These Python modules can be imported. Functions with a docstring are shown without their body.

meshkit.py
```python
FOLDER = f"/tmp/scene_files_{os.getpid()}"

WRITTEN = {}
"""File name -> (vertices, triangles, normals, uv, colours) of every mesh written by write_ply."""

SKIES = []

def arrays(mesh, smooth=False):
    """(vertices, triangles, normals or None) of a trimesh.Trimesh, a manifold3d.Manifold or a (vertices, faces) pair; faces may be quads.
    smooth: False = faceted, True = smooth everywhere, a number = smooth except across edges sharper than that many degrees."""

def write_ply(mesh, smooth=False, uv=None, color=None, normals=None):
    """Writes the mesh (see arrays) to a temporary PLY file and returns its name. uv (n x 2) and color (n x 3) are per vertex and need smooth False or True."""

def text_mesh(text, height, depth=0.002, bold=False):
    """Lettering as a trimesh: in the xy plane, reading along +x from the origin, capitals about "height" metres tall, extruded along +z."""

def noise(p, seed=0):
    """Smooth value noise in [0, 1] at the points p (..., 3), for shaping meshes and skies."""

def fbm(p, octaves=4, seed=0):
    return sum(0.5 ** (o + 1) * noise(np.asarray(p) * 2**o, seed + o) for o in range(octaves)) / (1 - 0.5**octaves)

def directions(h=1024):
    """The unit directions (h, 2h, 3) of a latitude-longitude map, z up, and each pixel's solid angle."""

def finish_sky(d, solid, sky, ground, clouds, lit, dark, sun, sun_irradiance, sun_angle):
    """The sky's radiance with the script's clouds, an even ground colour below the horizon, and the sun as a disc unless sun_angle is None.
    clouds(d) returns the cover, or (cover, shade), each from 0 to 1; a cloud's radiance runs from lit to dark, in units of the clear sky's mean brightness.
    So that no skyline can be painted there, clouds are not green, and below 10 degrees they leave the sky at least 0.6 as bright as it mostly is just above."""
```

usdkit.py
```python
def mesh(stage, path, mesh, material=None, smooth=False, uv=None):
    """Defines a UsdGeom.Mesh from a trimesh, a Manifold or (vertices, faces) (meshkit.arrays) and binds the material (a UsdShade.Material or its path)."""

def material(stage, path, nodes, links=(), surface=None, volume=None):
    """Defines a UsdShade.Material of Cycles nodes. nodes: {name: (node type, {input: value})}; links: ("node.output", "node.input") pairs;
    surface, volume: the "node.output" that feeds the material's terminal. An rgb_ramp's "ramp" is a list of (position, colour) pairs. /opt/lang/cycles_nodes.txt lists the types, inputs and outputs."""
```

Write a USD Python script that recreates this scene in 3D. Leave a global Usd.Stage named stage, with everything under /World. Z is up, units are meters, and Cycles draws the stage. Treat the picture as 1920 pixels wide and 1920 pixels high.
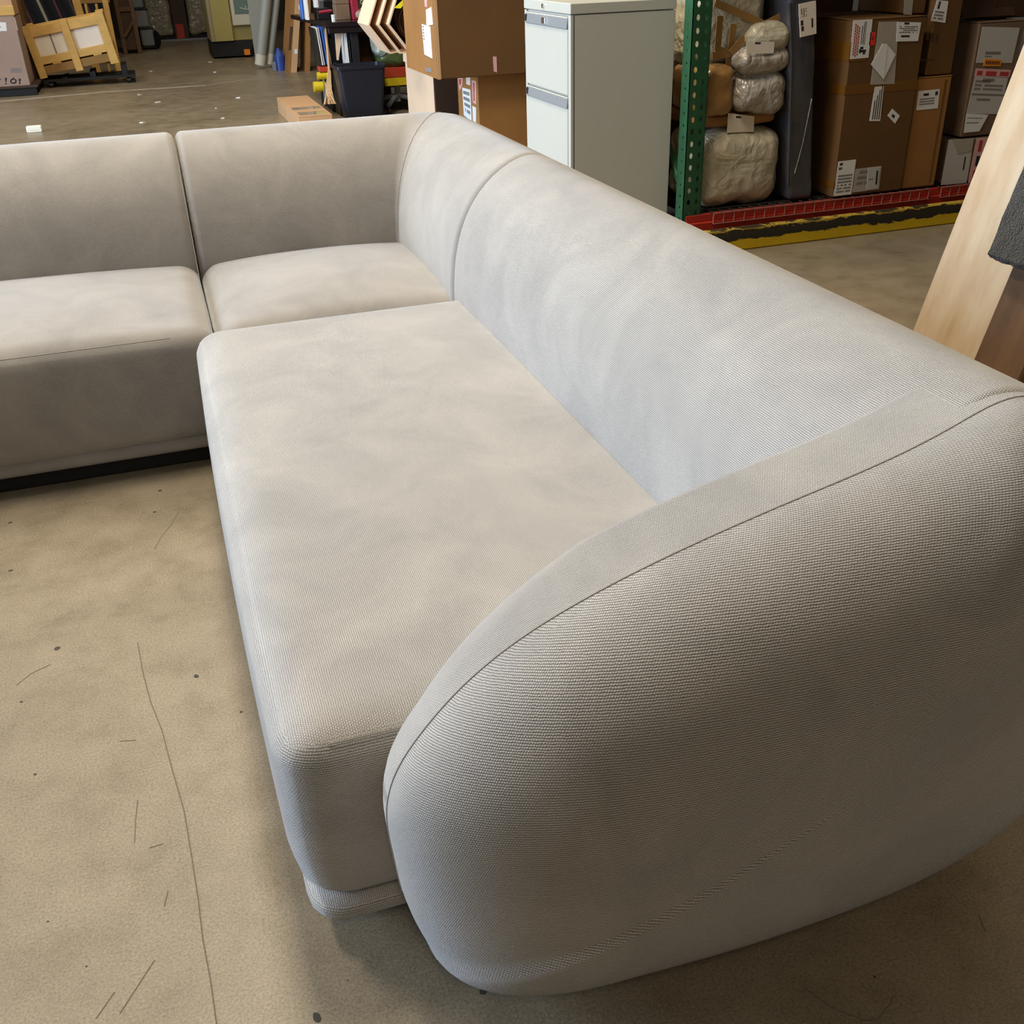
import math, random, numpy as np, trimesh, manifold3d, usdkit
from pxr import Usd, UsdGeom, UsdLux, Gf, Sdf
from scipy.interpolate import splprep, splev
from shapely.geometry import Polygon
import meshkit

random.seed(7); RNG = np.random.default_rng(7)
stage = Usd.Stage.CreateInMemory()
UsdGeom.SetStageUpAxis(stage, UsdGeom.Tokens.z); UsdGeom.SetStageMetersPerUnit(stage, 1.0)
UsdGeom.Xform.Define(stage, '/World')

# ------------------------------------------------------------------ camera
F_PX = 1920.0; EYE = np.array([0.0, 0.0, 1.28])
_n = lambda v: np.array(v, float) / np.linalg.norm(v)
_d = _n([115, 3440, F_PX]); _a = np.array([-733, -1047, F_PX]); _a = _n(_a - _d * (_a @ _d)); _z = -_d
ROT = np.stack([np.cross(_a, _z), _a, _z])            # rows: world axes seen from the camera (x right, y down, z ahead)
cam = UsdGeom.Camera.Define(stage, '/World/camera')
_r, _u, _b = ROT[:, 0], -ROT[:, 1], -ROT[:, 2]
cam.AddTransformOp().Set(Gf.Matrix4d(*_r, 0, *_u, 0, *_b, 0, *EYE, 1))
cam.CreateHorizontalApertureAttr(36.0); cam.CreateVerticalApertureAttr(36.0); cam.CreateFocalLengthAttr(36.0)
cam.CreateClippingRangeAttr(Gf.Vec2f(0.05, 200))
cam.CreateExposureAttr(-0.14)

# ------------------------------------------------------------------ light, all out of view: daylight opening at left, warm lamps overhead
def rect_light(name, pos, w, h, color, power, rot):
    l = UsdLux.RectLight.Define(stage, '/World/' + name)
    l.AddTranslateOp().Set(Gf.Vec3d(*pos)); l.AddRotateXYZOp().Set(Gf.Vec3f(*rot))
    l.CreateWidthAttr(w); l.CreateHeightAttr(h); l.CreateColorAttr(Gf.Vec3f(*color)); l.CreateIntensityAttr(power)
    return l
rect_light('unseen_left_daylight', (-5.9, 5.0, 2.1), 3.6, 5.4, (0.60, 0.77, 1.0), 15.5, (0, -90, 0))  # unseen cool source, placed to light the faces turned left
WARM = (1.0, 0.88, 0.70)
UNSEEN_BAYS = [(-2.2, 3.8), (0.2, 3.1), (0.6, 5.6), (-0.4, -2.8), (-2.6, 8.0), (0.6, 9.0), (-2.6, 12.5), (0.6, 13.0)]
for i, (x, y) in enumerate(UNSEEN_BAYS):
    rect_light('unseen_bay_light' + ('_%03d' % i if i else ''), (x, y, 5.32), 0.5, 1.5, WARM, (66.0, 66.0, 66.0, 30.0)[i] if i < 4 else 24.0, (0, 0, 0))  # unseen overhead lamps; the fourth, behind the camera, lifts faces turned to it

# ------------------------------------------------------------------ helpers
def at(px, py, axis, val):
    """the point in the place where the plane <axis> = val shows at pixel (px, py) of the 1920 x 1920 photograph"""
    r = ROT @ np.array([px - 960, py - 960, F_PX]); return EYE + r * ((val - EYE[axis]) / r[axis])

_used = {}
def _path(parent, name):
    k = parent + '/' + name; c = _used.get(k, 0); _used[k] = c + 1
    return k if c == 0 else '%s_%03d' % (k, c)

LOC = {}
def thing(name, label, cat, loc=(0, 0, 0), group=None, kind=None):
    p = _path('/World', name); x = UsdGeom.Xform.Define(stage, p); x.AddTranslateOp().Set(Gf.Vec3d(*map(float, loc)))
    LOC[p] = np.array(loc, float); q = x.GetPrim()
    q.SetCustomDataByKey('label', label); q.SetCustomDataByKey('category', cat)
    if group: q.SetCustomDataByKey('group', group)
    if kind: q.SetCustomDataByKey('kind', kind)
    return p

def tri(mesh):
    if isinstance(mesh, list): mesh = trimesh.util.concatenate([tri(m) for m in mesh])
    if hasattr(mesh, 'to_mesh'):
        m = mesh.to_mesh(); mesh = trimesh.Trimesh(m.vert_properties[:, :3], m.tri_verts, process=False)
    return mesh

def part(parent, name, mesh, mat, smooth=30, label=None, kind=None, uv=None):
    m = tri(mesh).copy(); m.vertices = m.vertices - LOC[parent]
    p = _path(parent, name); q = usdkit.mesh(stage, p, m, M[mat], smooth, uv=uv).GetPrim(); LOC[p] = LOC[parent]
    if label: q.SetCustomDataByKey('label', label)
    if kind: q.SetCustomDataByKey('kind', kind)
    return p

def single(name, mesh, mat, label=None, cat=None, kind=None, group=None, smooth=30, loc=(0, 0, 0)):
    p = _path('/World', name); LOC[p] = np.zeros(3)
    q = usdkit.mesh(stage, p, tri(mesh), M[mat], smooth).GetPrim()
    for k, v in (('label', label), ('category', cat), ('kind', kind), ('group', group)):
        if v: q.SetCustomDataByKey(k, v)
    return p

def box(x0, x1, y0, y1, z0, z1, b=0.004):
    c = np.array([(x0 + x1) / 2, (y0 + y1) / 2, (z0 + z1) / 2]); h = np.abs([(x1 - x0) / 2, (y1 - y0) / 2, (z1 - z0) / 2])
    b = min(b, h.min() * 0.45); pts = []
    for s in np.array(np.meshgrid([-1, 1], [-1, 1], [-1, 1])).reshape(3, -1).T:
        for k in range(3):
            v = h - b; v = v.copy(); v[k] = h[k]; pts.append(c + s * v)
    return trimesh.convex.convex_hull(np.array(pts))

def rotated(mesh, ang, axis, point):
    m = tri(mesh).copy(); m.apply_transform(trimesh.transformations.rotation_matrix(ang, axis, point)); return m

def frame_box(o, ex, ey, ez, lx, ly, lz, b=0.004):
    """a bar with its corner at o along the unit axes ex, ey, ez"""
    m = box(0, lx, 0, ly, 0, lz, b); T = np.eye(4); T[:3, 0], T[:3, 1], T[:3, 2], T[:3, 3] = ex, ey, ez, o; m.apply_transform(T); return m

def tube(pts, r, n=8, closed=False):
    pts = np.asarray(pts, float)
    if closed: pts = np.vstack([pts, pts[:1]])
    a = np.linspace(0, 2 * np.pi, n, endpoint=False); V = []; up = None
    T = np.gradient(pts, axis=0)
    if closed: T[0] = T[-1] = pts[1] - pts[-2]
    for p, t in zip(pts, T):
        t = t / (np.linalg.norm(t) + 1e-12)
        if up is None: up = np.array([0, 0, 1.0]) if abs(t[2]) < 0.9 else np.array([1.0, 0, 0])
        s = np.cross(t, up); s /= np.linalg.norm(s); up = np.cross(s, t)
        V.append(p + r * (np.cos(a)[:, None] * s + np.sin(a)[:, None] * up))
    V = np.array(V); m, k = V.shape[:2]; f = []
    for i in range(m - 1):
        for j in range(k):
            q = (j + 1) % k; f += [[i * k + j, i * k + q, (i + 1) * k + q], [i * k + j, (i + 1) * k + q, (i + 1) * k + j]]
    V = V.reshape(-1, 3)
    if not closed:
        V = np.vstack([V, pts[:1], pts[-1:]]); c0, c1 = m * k, m * k + 1
        for j in range(k):
            q = (j + 1) % k; f += [[c0, q, j], [c1, (m - 1) * k + j, (m - 1) * k + q]]
    t = trimesh.Trimesh(V, f, process=False); t.fix_normals(); return t

def cyl(p0, p1, r0, r1=None, n=20):
    r1 = r0 if r1 is None else r1; p0, p1 = np.array(p0, float), np.array(p1, float); d = _n(p1 - p0)
    s = np.cross(d, [0, 0, 1.0] if abs(d[2]) < 0.9 else [1.0, 0, 0]); s /= np.linalg.norm(s); u = np.cross(d, s)
    a = np.linspace(0, 2 * np.pi, n, endpoint=False); ring = np.cos(a)[:, None] * s + np.sin(a)[:, None] * u
    return trimesh.convex.convex_hull(np.vstack([p0 + ring * r0, p1 + ring * r1]))

def plate(quad, out, t=0.002):
    """a thin sheet on the corners quad, t thick along the direction out"""
    q = np.asarray(quad, float); o = np.asarray(out, float) * t
    return trimesh.convex.convex_hull(np.vstack([q - o * 0.2, q + o]))

def bil(q, u, v):
    q = np.asarray(q, float); return (q[0] * (1 - u) + q[1] * u) * (1 - v) + (q[3] * (1 - u) + q[2] * u) * v

def sticker(parent, name, axis, val, px, bars=(), mat='paper_white', ink='ink_black', out=None, t=0.0015, label=None):
    """a paper label on the face <axis> = val; px: its corners top-left, top-right, bottom-right, bottom-left in the photograph; bars (u0, v0, u1, v1[, ink]) are its print"""
    q = [at(x, y, axis, val) for x, y in px]
    o = np.zeros(3); o[axis] = -1.0 if out is None else out
    p = part(parent, name, plate(q, o, t), mat, False, label)
    byink = {}
    for b in bars: byink.setdefault(b[4] if len(b) > 4 else ink, []).append(plate([bil(q, b[0], b[1]) + o * t, bil(q, b[2], b[1]) + o * t, bil(q, b[2], b[3]) + o * t, bil(q, b[0], b[3]) + o * t], o, 0.0005))
    for k, m in byink.items(): part(p, 'print', m, k, False)
    return p

def print_rows(u0, v0, u1, v1, n, ink=None, seed=0, fill=0.55, across=False):
    """n rows of small print as broken dashes"""
    r = random.Random(seed); out = []
    for i in range(n):
        a = v0 + (v1 - v0) * i / n; b = a + (v1 - v0) / n * fill; u = u0
        while u < u1 - 0.01:
            w = min(r.uniform(0.04, 0.16) * (u1 - u0) + 0.01, u1 - u)
            if r.random() < 0.93:
                t = (u, a, u + w * 0.86, b) if not across else (a, u, b, u + w * 0.86)
                out.append(t + ((ink,) if ink else ()))
            u += w
    return out

def resample(pts, n, closed=True, s=0.0):
    p = np.asarray(pts, float)
    if closed: p = np.vstack([p, p[:1]])
    tck, _ = splprep(p.T, s=s, per=closed); u = np.linspace(0, 1, 1200); c = np.array(splev(u, tck)).T
    L = np.r_[0, np.cumsum(np.linalg.norm(np.diff(c, axis=0), axis=1))]
    t = np.linspace(0, L[-1], n, endpoint=not closed); return np.stack([np.interp(t, L, c[:, k]) for k in range(2)], 1)

def out_normals(o):
    t = np.roll(o, -1, 0) - np.roll(o, 1, 0); n = np.stack([t[:, 1], -t[:, 0]], 1); n /= np.linalg.norm(n, axis=1, keepdims=True)
    area = 0.5 * np.sum(o[:, 0] * np.roll(o[:, 1], -1) - o[:, 1] * np.roll(o[:, 0], -1))
    return n if area > 0 else -n

def loft(outline, a0, a1, r0, r1, c0, c1, place, nr=8, ncap=10, nmid=2, dome=None):
    """a padded body: outline (N x 2) carried from a0 to a1 with rounded rims r0, r1 (numbers or one per point) and domed ends c0, c1; place(uv, a) -> points"""
    o = np.asarray(outline); n = out_normals(o); N = len(o); r0 = np.broadcast_to(r0, N)[:, None] * 1.0; r1 = np.broadcast_to(r1, N)[:, None] * 1.0
    rings = []
    def end(a, r, c, sgn):
        e = o - n * r; cen = e.mean(0); rr = []; a = np.broadcast_to(a, N)
        for s in np.linspace(0.03, 1, ncap)[:-1]: rr.append((cen + (e - cen) * s, a.mean() + (a - a.mean()) * s - sgn * c * (1 - s ** 2.2)))
        for th in np.linspace(0, np.pi / 2, nr): rr.append((o - n * r * (1 - math.sin(th)), a + sgn * r[:, 0] * (1 - math.cos(th))))
        return rr
    A, B = end(a0, r0, c0, 1), end(a1, r1, c1, -1)[::-1]
    if dome is not None:                      # one continuous bulge from the rim to the middle of the face
        H, ns = dome; cen = np.array([o[:, 0].mean(), o[:, 1].mean()]); A = []
        for s in 1 - (1 - np.sin(np.linspace(0.03, np.pi / 2, 44))) ** 0.85: a_ = np.broadcast_to(a0, N); A.append((cen + (o - cen) * s, a_.mean() + (a_ - a_.mean()) * s - H * (1 - s ** ns) ** 0.5))
    rings = A[:]
    if dome is not None: rings.append((o, A[-1][1] + 0.0016))
    for k in range(1, nmid + 1):
        f = k / (nmid + 1); rings.append((o, A[-1][1] * (1 - f) + B[0][1] * f))
    rings += B
    V = np.vstack([place(uv, a) for uv, a in rings]); f = []
    m = len(rings)
    for i in range(m - 1):
        for j in range(N):
            q = (j + 1) % N; f += [[i * N + j, i * N + q, (i + 1) * N + q], [i * N + j, (i + 1) * N + q, (i + 1) * N + j]]
    V = np.vstack([V, V[:N].mean(0), V[-N:].mean(0)]); c0_, c1_ = m * N, m * N + 1
    for j in range(N):
        q = (j + 1) % N; f += [[c0_, q, j], [c1_, (m - 1) * N + j, (m - 1) * N + q]]
    t = trimesh.Trimesh(V, f, process=False); t.fix_normals(); t.metadata['rings'] = rings; return t

def cushion(x0, x1, y0, y1, z0, z1, r, crown=(0, 0, 0), n=34, fn=None):
    """a soft box: ellipsoidal rounding r = (rx, ry, rz), faces puffed by crown (x, y, z)"""
    lo, hi = np.array([x0, y0, z0], float), np.array([x1, y1, z1], float); r = np.array(r, float)
    g = np.linspace(-1, 1, n); g = np.sign(g) * (1 - (1 - np.abs(g)) ** 1.5); U, W = np.meshgrid(g, g, indexing='ij'); P = []; fc = []
    for k in range(3):
        for s in (-1, 1):
            q = np.zeros((n, n, 3)); q[..., k] = s; q[..., (k + 1) % 3] = U * s; q[..., (k + 2) % 3] = W
            b = len(P) * n * n; P.append(q.reshape(-1, 3)); I = np.arange(n * n).reshape(n, n) + b
            fc.append(np.stack([I[:-1, :-1], I[1:, :-1], I[1:, 1:], I[:-1, 1:]], -1).reshape(-1, 4))
    P = np.vstack(P); fc = np.vstack(fc); fc = np.vstack([fc[:, [0, 1, 2]], fc[:, [0, 2, 3]]])
    p = (lo + hi) / 2 + P * (hi - lo) / 2; q = np.clip(p, lo + r, hi - r); d = (p - q) / r; d /= np.maximum(np.linalg.norm(d, axis=1, keepdims=True), 1e-9); v = q + d * r
    c = (lo + hi) / 2; h = (hi - lo) / 2; w = (v - c) / h
    for k in range(3):
        i, j = (k + 1) % 3, (k + 2) % 3
        v[:, k] += crown[k] * np.sign(w[:, k]) * np.abs(w[:, k]) ** 2 * np.clip(1 - np.abs(w[:, i]) ** 2.4, 0, 1) * np.clip(1 - np.abs(w[:, j]) ** 2.4, 0, 1)
    if fn is not None: v = fn(v)
    t = trimesh.Trimesh(v, fc, process=False); t.merge_vertices(); t.fix_normals(); return t

# ------------------------------------------------------------------ materials
M = {}
def lin(c): c = np.array(c, float) / 255; return tuple(np.where(c < 0.04045, c / 12.92, ((c + 0.055) / 1.055) ** 2.4))

def mat(name, rgb, rough=0.6, metal=0.0, var=0.0, vscale=6.0, bump=0.0, bscale=60.0, stretch=(1, 1, 1), coat=0.0, spec=0.5, emit=0.0, c2=None, detail=4, sheen=0.0, bdist=0.004):
    c = np.array(lin(rgb)); N = {'p': ('principled_bsdf', {'base_color': tuple(c), 'roughness': rough, 'metallic': metal, 'coat_weight': coat, 'specular_ior_level': spec, 'sheen_weight': sheen})}; L = []
    if emit: N['p'][1].update(emission_color=tuple(c), emission_strength=emit)
    if var or bump:
        N['g'] = ('geometry', {}); N['m'] = ('mapping', {'scale': stretch}); L.append(('g.position', 'm.vector'))
    if var:
        N['n'] = ('noise_texture', {'scale': vscale, 'detail': detail, 'roughness': 0.6}); b = np.array(lin(c2)) if c2 is not None else c * (1 - var)
        N['r'] = ('rgb_ramp', {'ramp': [(0.3, tuple(b)), (0.7, tuple(np.minimum(c * (1 + var * (0 if c2 is not None else 0.6)), 1)))]})
        L += [('m.vector', 'n.vector'), ('n.fac', 'r.fac'), ('r.color', 'p.base_color')]
    if bump:
        N['n2'] = ('noise_texture', {'scale': bscale, 'detail': 3.0}); N['b'] = ('bump', {'strength': bump, 'distance': bdist})
        L += [('m.vector', 'n2.vector'), ('n2.fac', 'b.height'), ('b.normal', 'p.normal')]
    M[name] = usdkit.material(stage, '/World/Looks/' + name, N, L, surface='p.BSDF')

def fabric(name, rgb, dark, pitch=0.0031, relief=0.55, by_uv=False):
    """chenille upholstery: knitted rows in relief on every face, with the pile brushed in soft patches"""
    N = {'g': ('geometry', {}), 'w0': ('noise_texture', {'scale': 170.0, 'detail': 2.0, 'roughness': 0.6}), 'w1': ('vector_math', {'math_type': 'scale', 'scale': 0.0022}), 'w2': ('vector_math', {'math_type': 'add'}),
         's': ('separate_xyz', {}), 'sn': ('separate_xyz', {}), 'no': ('noise_texture', {'scale': 5.0, 'detail': 5.0, 'roughness': 0.62, 'distortion': 0.6}),
         'sp': ('noise_texture', {'scale': 420.0, 'detail': 2.0})}
    L = [('g.position', 'w0.vector'), ('w0.color', 'w1.vector1'), ('w1.vector', 'w2.vector1'), ('g.position', 'w2.vector2'), ('w2.vector', 's.vector'), ('g.true_normal', 'sn.vector'), ('g.position', 'no.vector'), ('g.position', 'sp.vector')]
    def m(k, op, a=None, b=None, **kw):
        N[k] = ('math', {'math_type': op, **{('value1' if i == 0 else 'value2'): v for i, v in enumerate((a, b)) if isinstance(v, (int, float))}, **kw})
        for i, v in enumerate((a, b)):
            if isinstance(v, str): L.append((v, k + '.value%d' % (i + 1)))
        return k + '.value'
    if by_uv:
        N['tc'] = ('texture_coordinate', {}); L.remove(('g.position', 'w2.vector2')); L.append(('tc.UV', 'w2.vector2'))
    hs = {}
    for f, (a, b) in ({'u': ('x', 'y')} if by_uv else {'x': ('y', 'z'), 'y': ('x', 'z'), 'z': ('y', 'x')}).items():
        rb = m('rb' + f, 'multiply', 's.' + b, math.pi / pitch); row = m('row' + f, 'absolute', m('rs' + f, 'sine', rb))
        fl = m('fl' + f, 'floor', m('fd' + f, 'divide', rb, math.pi)); ph = m('ph' + f, 'multiply', fl, 1.7)
        st = m('st' + f, 'absolute', m('ss' + f, 'sine', m('sa' + f, 'add', m('sm' + f, 'multiply', 's.' + a, math.pi / (pitch * 1.15)), ph)))
        k = (0.6, 0.4) if f != 'z' else (0.6, 0.4)
        hs[f] = m('h' + f, 'multiply', m('hp' + f, 'power', row, 0.8 if f != 'z' else 0.5), m('hq' + f, 'multiply_add', st, k[0], value3=k[1]))
    tot = None
    for f in ('' if by_uv else 'xyz'):
        w = m('nw' + f, 'power', m('na' + f, 'absolute', 'sn.' + f), 10.0); w = m('nz' + f, 'multiply', w, 0.25 if f == 'z' else 1.0); t = m('nt' + f, 'multiply', w, hs[f]); hs[f] = (t, w)
    if by_uv: num, den = hs['u'], 1.0
    else: num = m('nu1', 'add', m('nu0', 'add', hs['x'][0], hs['y'][0]), hs['z'][0]); den = m('de1', 'add', m('de0', 'add', hs['x'][1], hs['y'][1]), hs['z'][1])
    h = m('hh', 'divide', num, den); h2 = m('h2', 'add', h, m('spm', 'multiply', 'sp.fac', 0.7))
    N['b'] = ('bump', {'strength': relief, 'distance': 0.0011}); L.append((h2, 'b.height'))
    c, d = np.array(lin(rgb)), np.array(lin(dark))
    N['r'] = ('rgb_ramp', {'ramp': [(0.05, tuple(d)), (0.62, tuple(c))]}); L.append((h, 'r.fac'))  # grooves between the rows darkened in the colour too
    N['nr'] = ('rgb_ramp', {'ramp': [(0.3, (0.80, 0.80, 0.805)), (0.72, (1.08, 1.07, 1.05))]}); L.append(('no.fac', 'nr.fac'))
    N['mx'] = ('mix', {'mix_type': 'multiply', 'fac': 1.0}); L += [('r.color', 'mx.color1'), ('nr.color', 'mx.color2')]
    N['p'] = ('principled_bsdf', {'roughness': 0.95, 'specular_ior_level': 0.12, 'sheen_weight': 0.5, 'sheen_roughness': 0.42, 'sheen_tint': (0.9, 0.95, 1.0)})  # sheen tinted blue to carry the cool daylight along the edges
    L += [('mx.color', 'p.base_color'), ('b.normal', 'p.normal')]
    M[name] = usdkit.material(stage, '/World/Looks/' + name, N, L, surface='p.BSDF')

fabric('upholstery', (196, 191, 185), (92, 86, 79), relief=0.6)
fabric('upholstery_laid', (196, 191, 185), (92, 86, 79), relief=0.6, by_uv=True)
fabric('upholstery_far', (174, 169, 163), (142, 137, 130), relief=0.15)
def concrete():
    N = {'g': ('geometry', {}), 'n1': ('noise_texture', {'scale': 0.9, 'detail': 6.0, 'roughness': 0.62, 'distortion': 0.4}), 'n2': ('noise_texture', {'scale': 230.0, 'detail': 4.0, 'roughness': 0.85}),
         'n3': ('noise_texture', {'scale': 7.0, 'detail': 5.0, 'roughness': 0.65}), 'v': ('voronoi_texture', {'scale': 5.5, 'randomness': 1.0}), 'n4': ('noise_texture', {'scale': 26.0, 'detail': 3.0}),
         'r1': ('rgb_ramp', {'ramp': [(0.3, lin((126, 114, 94))), (0.55, lin((147, 133, 111))), (0.75, lin((158, 146, 126)))]}),
         'r2': ('rgb_ramp', {'ramp': [(0.38, (0.70, 0.69, 0.67)), (0.5, (1.0, 1.0, 1.0)), (0.62, (1.28, 1.27, 1.24))]}),
         'r3': ('rgb_ramp', {'ramp': [(0.3, (0.82, 0.81, 0.79)), (0.6, (1.03, 1.03, 1.03))]}),
         'r4': ('rgb_ramp', {'ramp': [(0.30, (0.55, 0.5, 0.45)), (0.36, (1, 1, 1))]}),
         'a': ('mix', {'mix_type': 'multiply', 'fac': 1.0}), 'b': ('mix', {'mix_type': 'multiply', 'fac': 1.0}), 'c': ('mix', {'mix_type': 'multiply', 'fac': 0.12}),
         'bp': ('bump', {'strength': 0.25, 'distance': 0.0012}), 'ro': ('map_range', {'from_min': 0.3, 'from_max': 0.7, 'to_min': 0.27, 'to_max': 0.48}),
         'p': ('principled_bsdf', {'specular_ior_level': 0.45})}
    L = [('g.position', k + '.vector') for k in ('n1', 'n2', 'n3', 'v', 'n4')] + [('n1.fac', 'r1.fac'), ('n2.fac', 'r2.fac'), ('n3.fac', 'r3.fac'), ('n4.fac', 'r4.fac'), ('r1.color', 'a.color1'), ('r2.color', 'a.color2'), ('a.color', 'b.color1'), ('r3.color', 'b.color2'),
        ('b.color', 'c.color1'), ('r4.color', 'c.color2'), ('c.color', 'p.base_color'), ('n2.fac', 'bp.height'), ('bp.normal', 'p.normal'), ('n3.fac', 'ro.value'), ('ro.result', 'p.roughness')]
    M['concrete'] = usdkit.material(stage, '/World/Looks/concrete', N, L, surface='p.BSDF')
concrete()
def curb_paint():
    """safety yellow, with scuffed black over the upper half and a yellow rim left on the top edge"""
    N = {'g': ('geometry', {}), 's': ('separate_xyz', {}), 'n': ('noise_texture', {'scale': 9.0, 'detail': 7.0, 'roughness': 0.72}), 'mp': ('mapping', {'scale': (1, 1, 3)}),
         'k': ('math', {'math_type': 'multiply_add', 'value2': 0.07, 'value3': -0.035}), 'z': ('math', {'math_type': 'add'}),
         'r': ('rgb_ramp', {'ramp': [(0.0, lin((226, 190, 22))), (0.455, lin((214, 176, 20))), (0.485, lin((38, 34, 26))), (0.80, lin((52, 46, 32))), (0.90, lin((40, 36, 26))), (0.92, lin((200, 166, 60))), (0.985, lin((190, 160, 60))), (0.995, lin((60, 50, 30)))]}),
         'q': ('math', {'math_type': 'divide', 'value2': 0.105}), 'p': ('principled_bsdf', {'roughness': 0.55})}
    L = [('g.position', 'mp.vector'), ('mp.vector', 'n.vector'), ('g.position', 's.vector'), ('n.fac', 'k.value1'), ('k.value', 'z.value1'), ('s.z', 'z.value2'), ('z.value', 'q.value1'), ('q.value', 'r.fac'), ('r.color', 'p.base_color')]
    M['curb_paint'] = usdkit.material(stage, '/World/Looks/curb_paint', N, L, surface='p.BSDF')
curb_paint()
mat('plinth_black', (26, 25, 25), 0.7)
mat('seam_thread', (150, 144, 135), 0.95)
mat('kraft', (156, 108, 54), 0.75, var=0.14, vscale=3.0, bump=0.12, bscale=90)
mat('kraft_tape', (118, 78, 26), 0.3, var=0.1, vscale=5, coat=0.3)
mat('kraft_light', (204, 162, 118), 0.75, var=0.1, vscale=3.0)
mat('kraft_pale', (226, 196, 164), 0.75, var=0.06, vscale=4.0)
mat('kraft_grey', (120, 96, 76), 0.75, var=0.12, vscale=3.0)
mat('kraft_brown', (102, 69, 29), 0.75, var=0.12, vscale=3.0)
mat('kraft_pink', (164, 138, 122), 0.75, var=0.1, vscale=3.0)
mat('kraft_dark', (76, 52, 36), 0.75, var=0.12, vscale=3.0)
mat('paper_white', (232, 230, 226), 0.6)
mat('paper_pink', (222, 170, 168), 0.6)
mat('paper_grey', (196, 192, 186), 0.5)
mat('ink_black', (38, 36, 36), 0.7)
mat('ink_grey', (128, 122, 118), 0.7)
mat('ink_red', (178, 60, 56), 0.7)
mat('ink_brown', (120, 60, 20), 0.7)
mat('sticker_red', (226, 58, 46), 0.5)
mat('sticker_orange', (240, 150, 30), 0.5)
mat('sticker_yellow', (250, 236, 40), 0.5)
mat('pouch_plastic', (176, 166, 152), 0.25, coat=0.6, bump=0.3, bscale=25)
mat('cabinet_enamel', (196, 195, 184), 0.42, var=0.02, vscale=2)
mat('cabinet_pull', (138, 142, 144), 0.35)
mat('chrome', (215, 215, 215), 0.2, metal=1.0)
mat('rack_green', (34, 84, 52), 0.5, var=0.2, vscale=14)
mat('beam_red', (172, 48, 30), 0.5, var=0.18, vscale=12)
mat('wire_steel', (170, 104, 92), 0.55)
mat('deck_dark', (50, 42, 34), 0.8)
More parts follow.
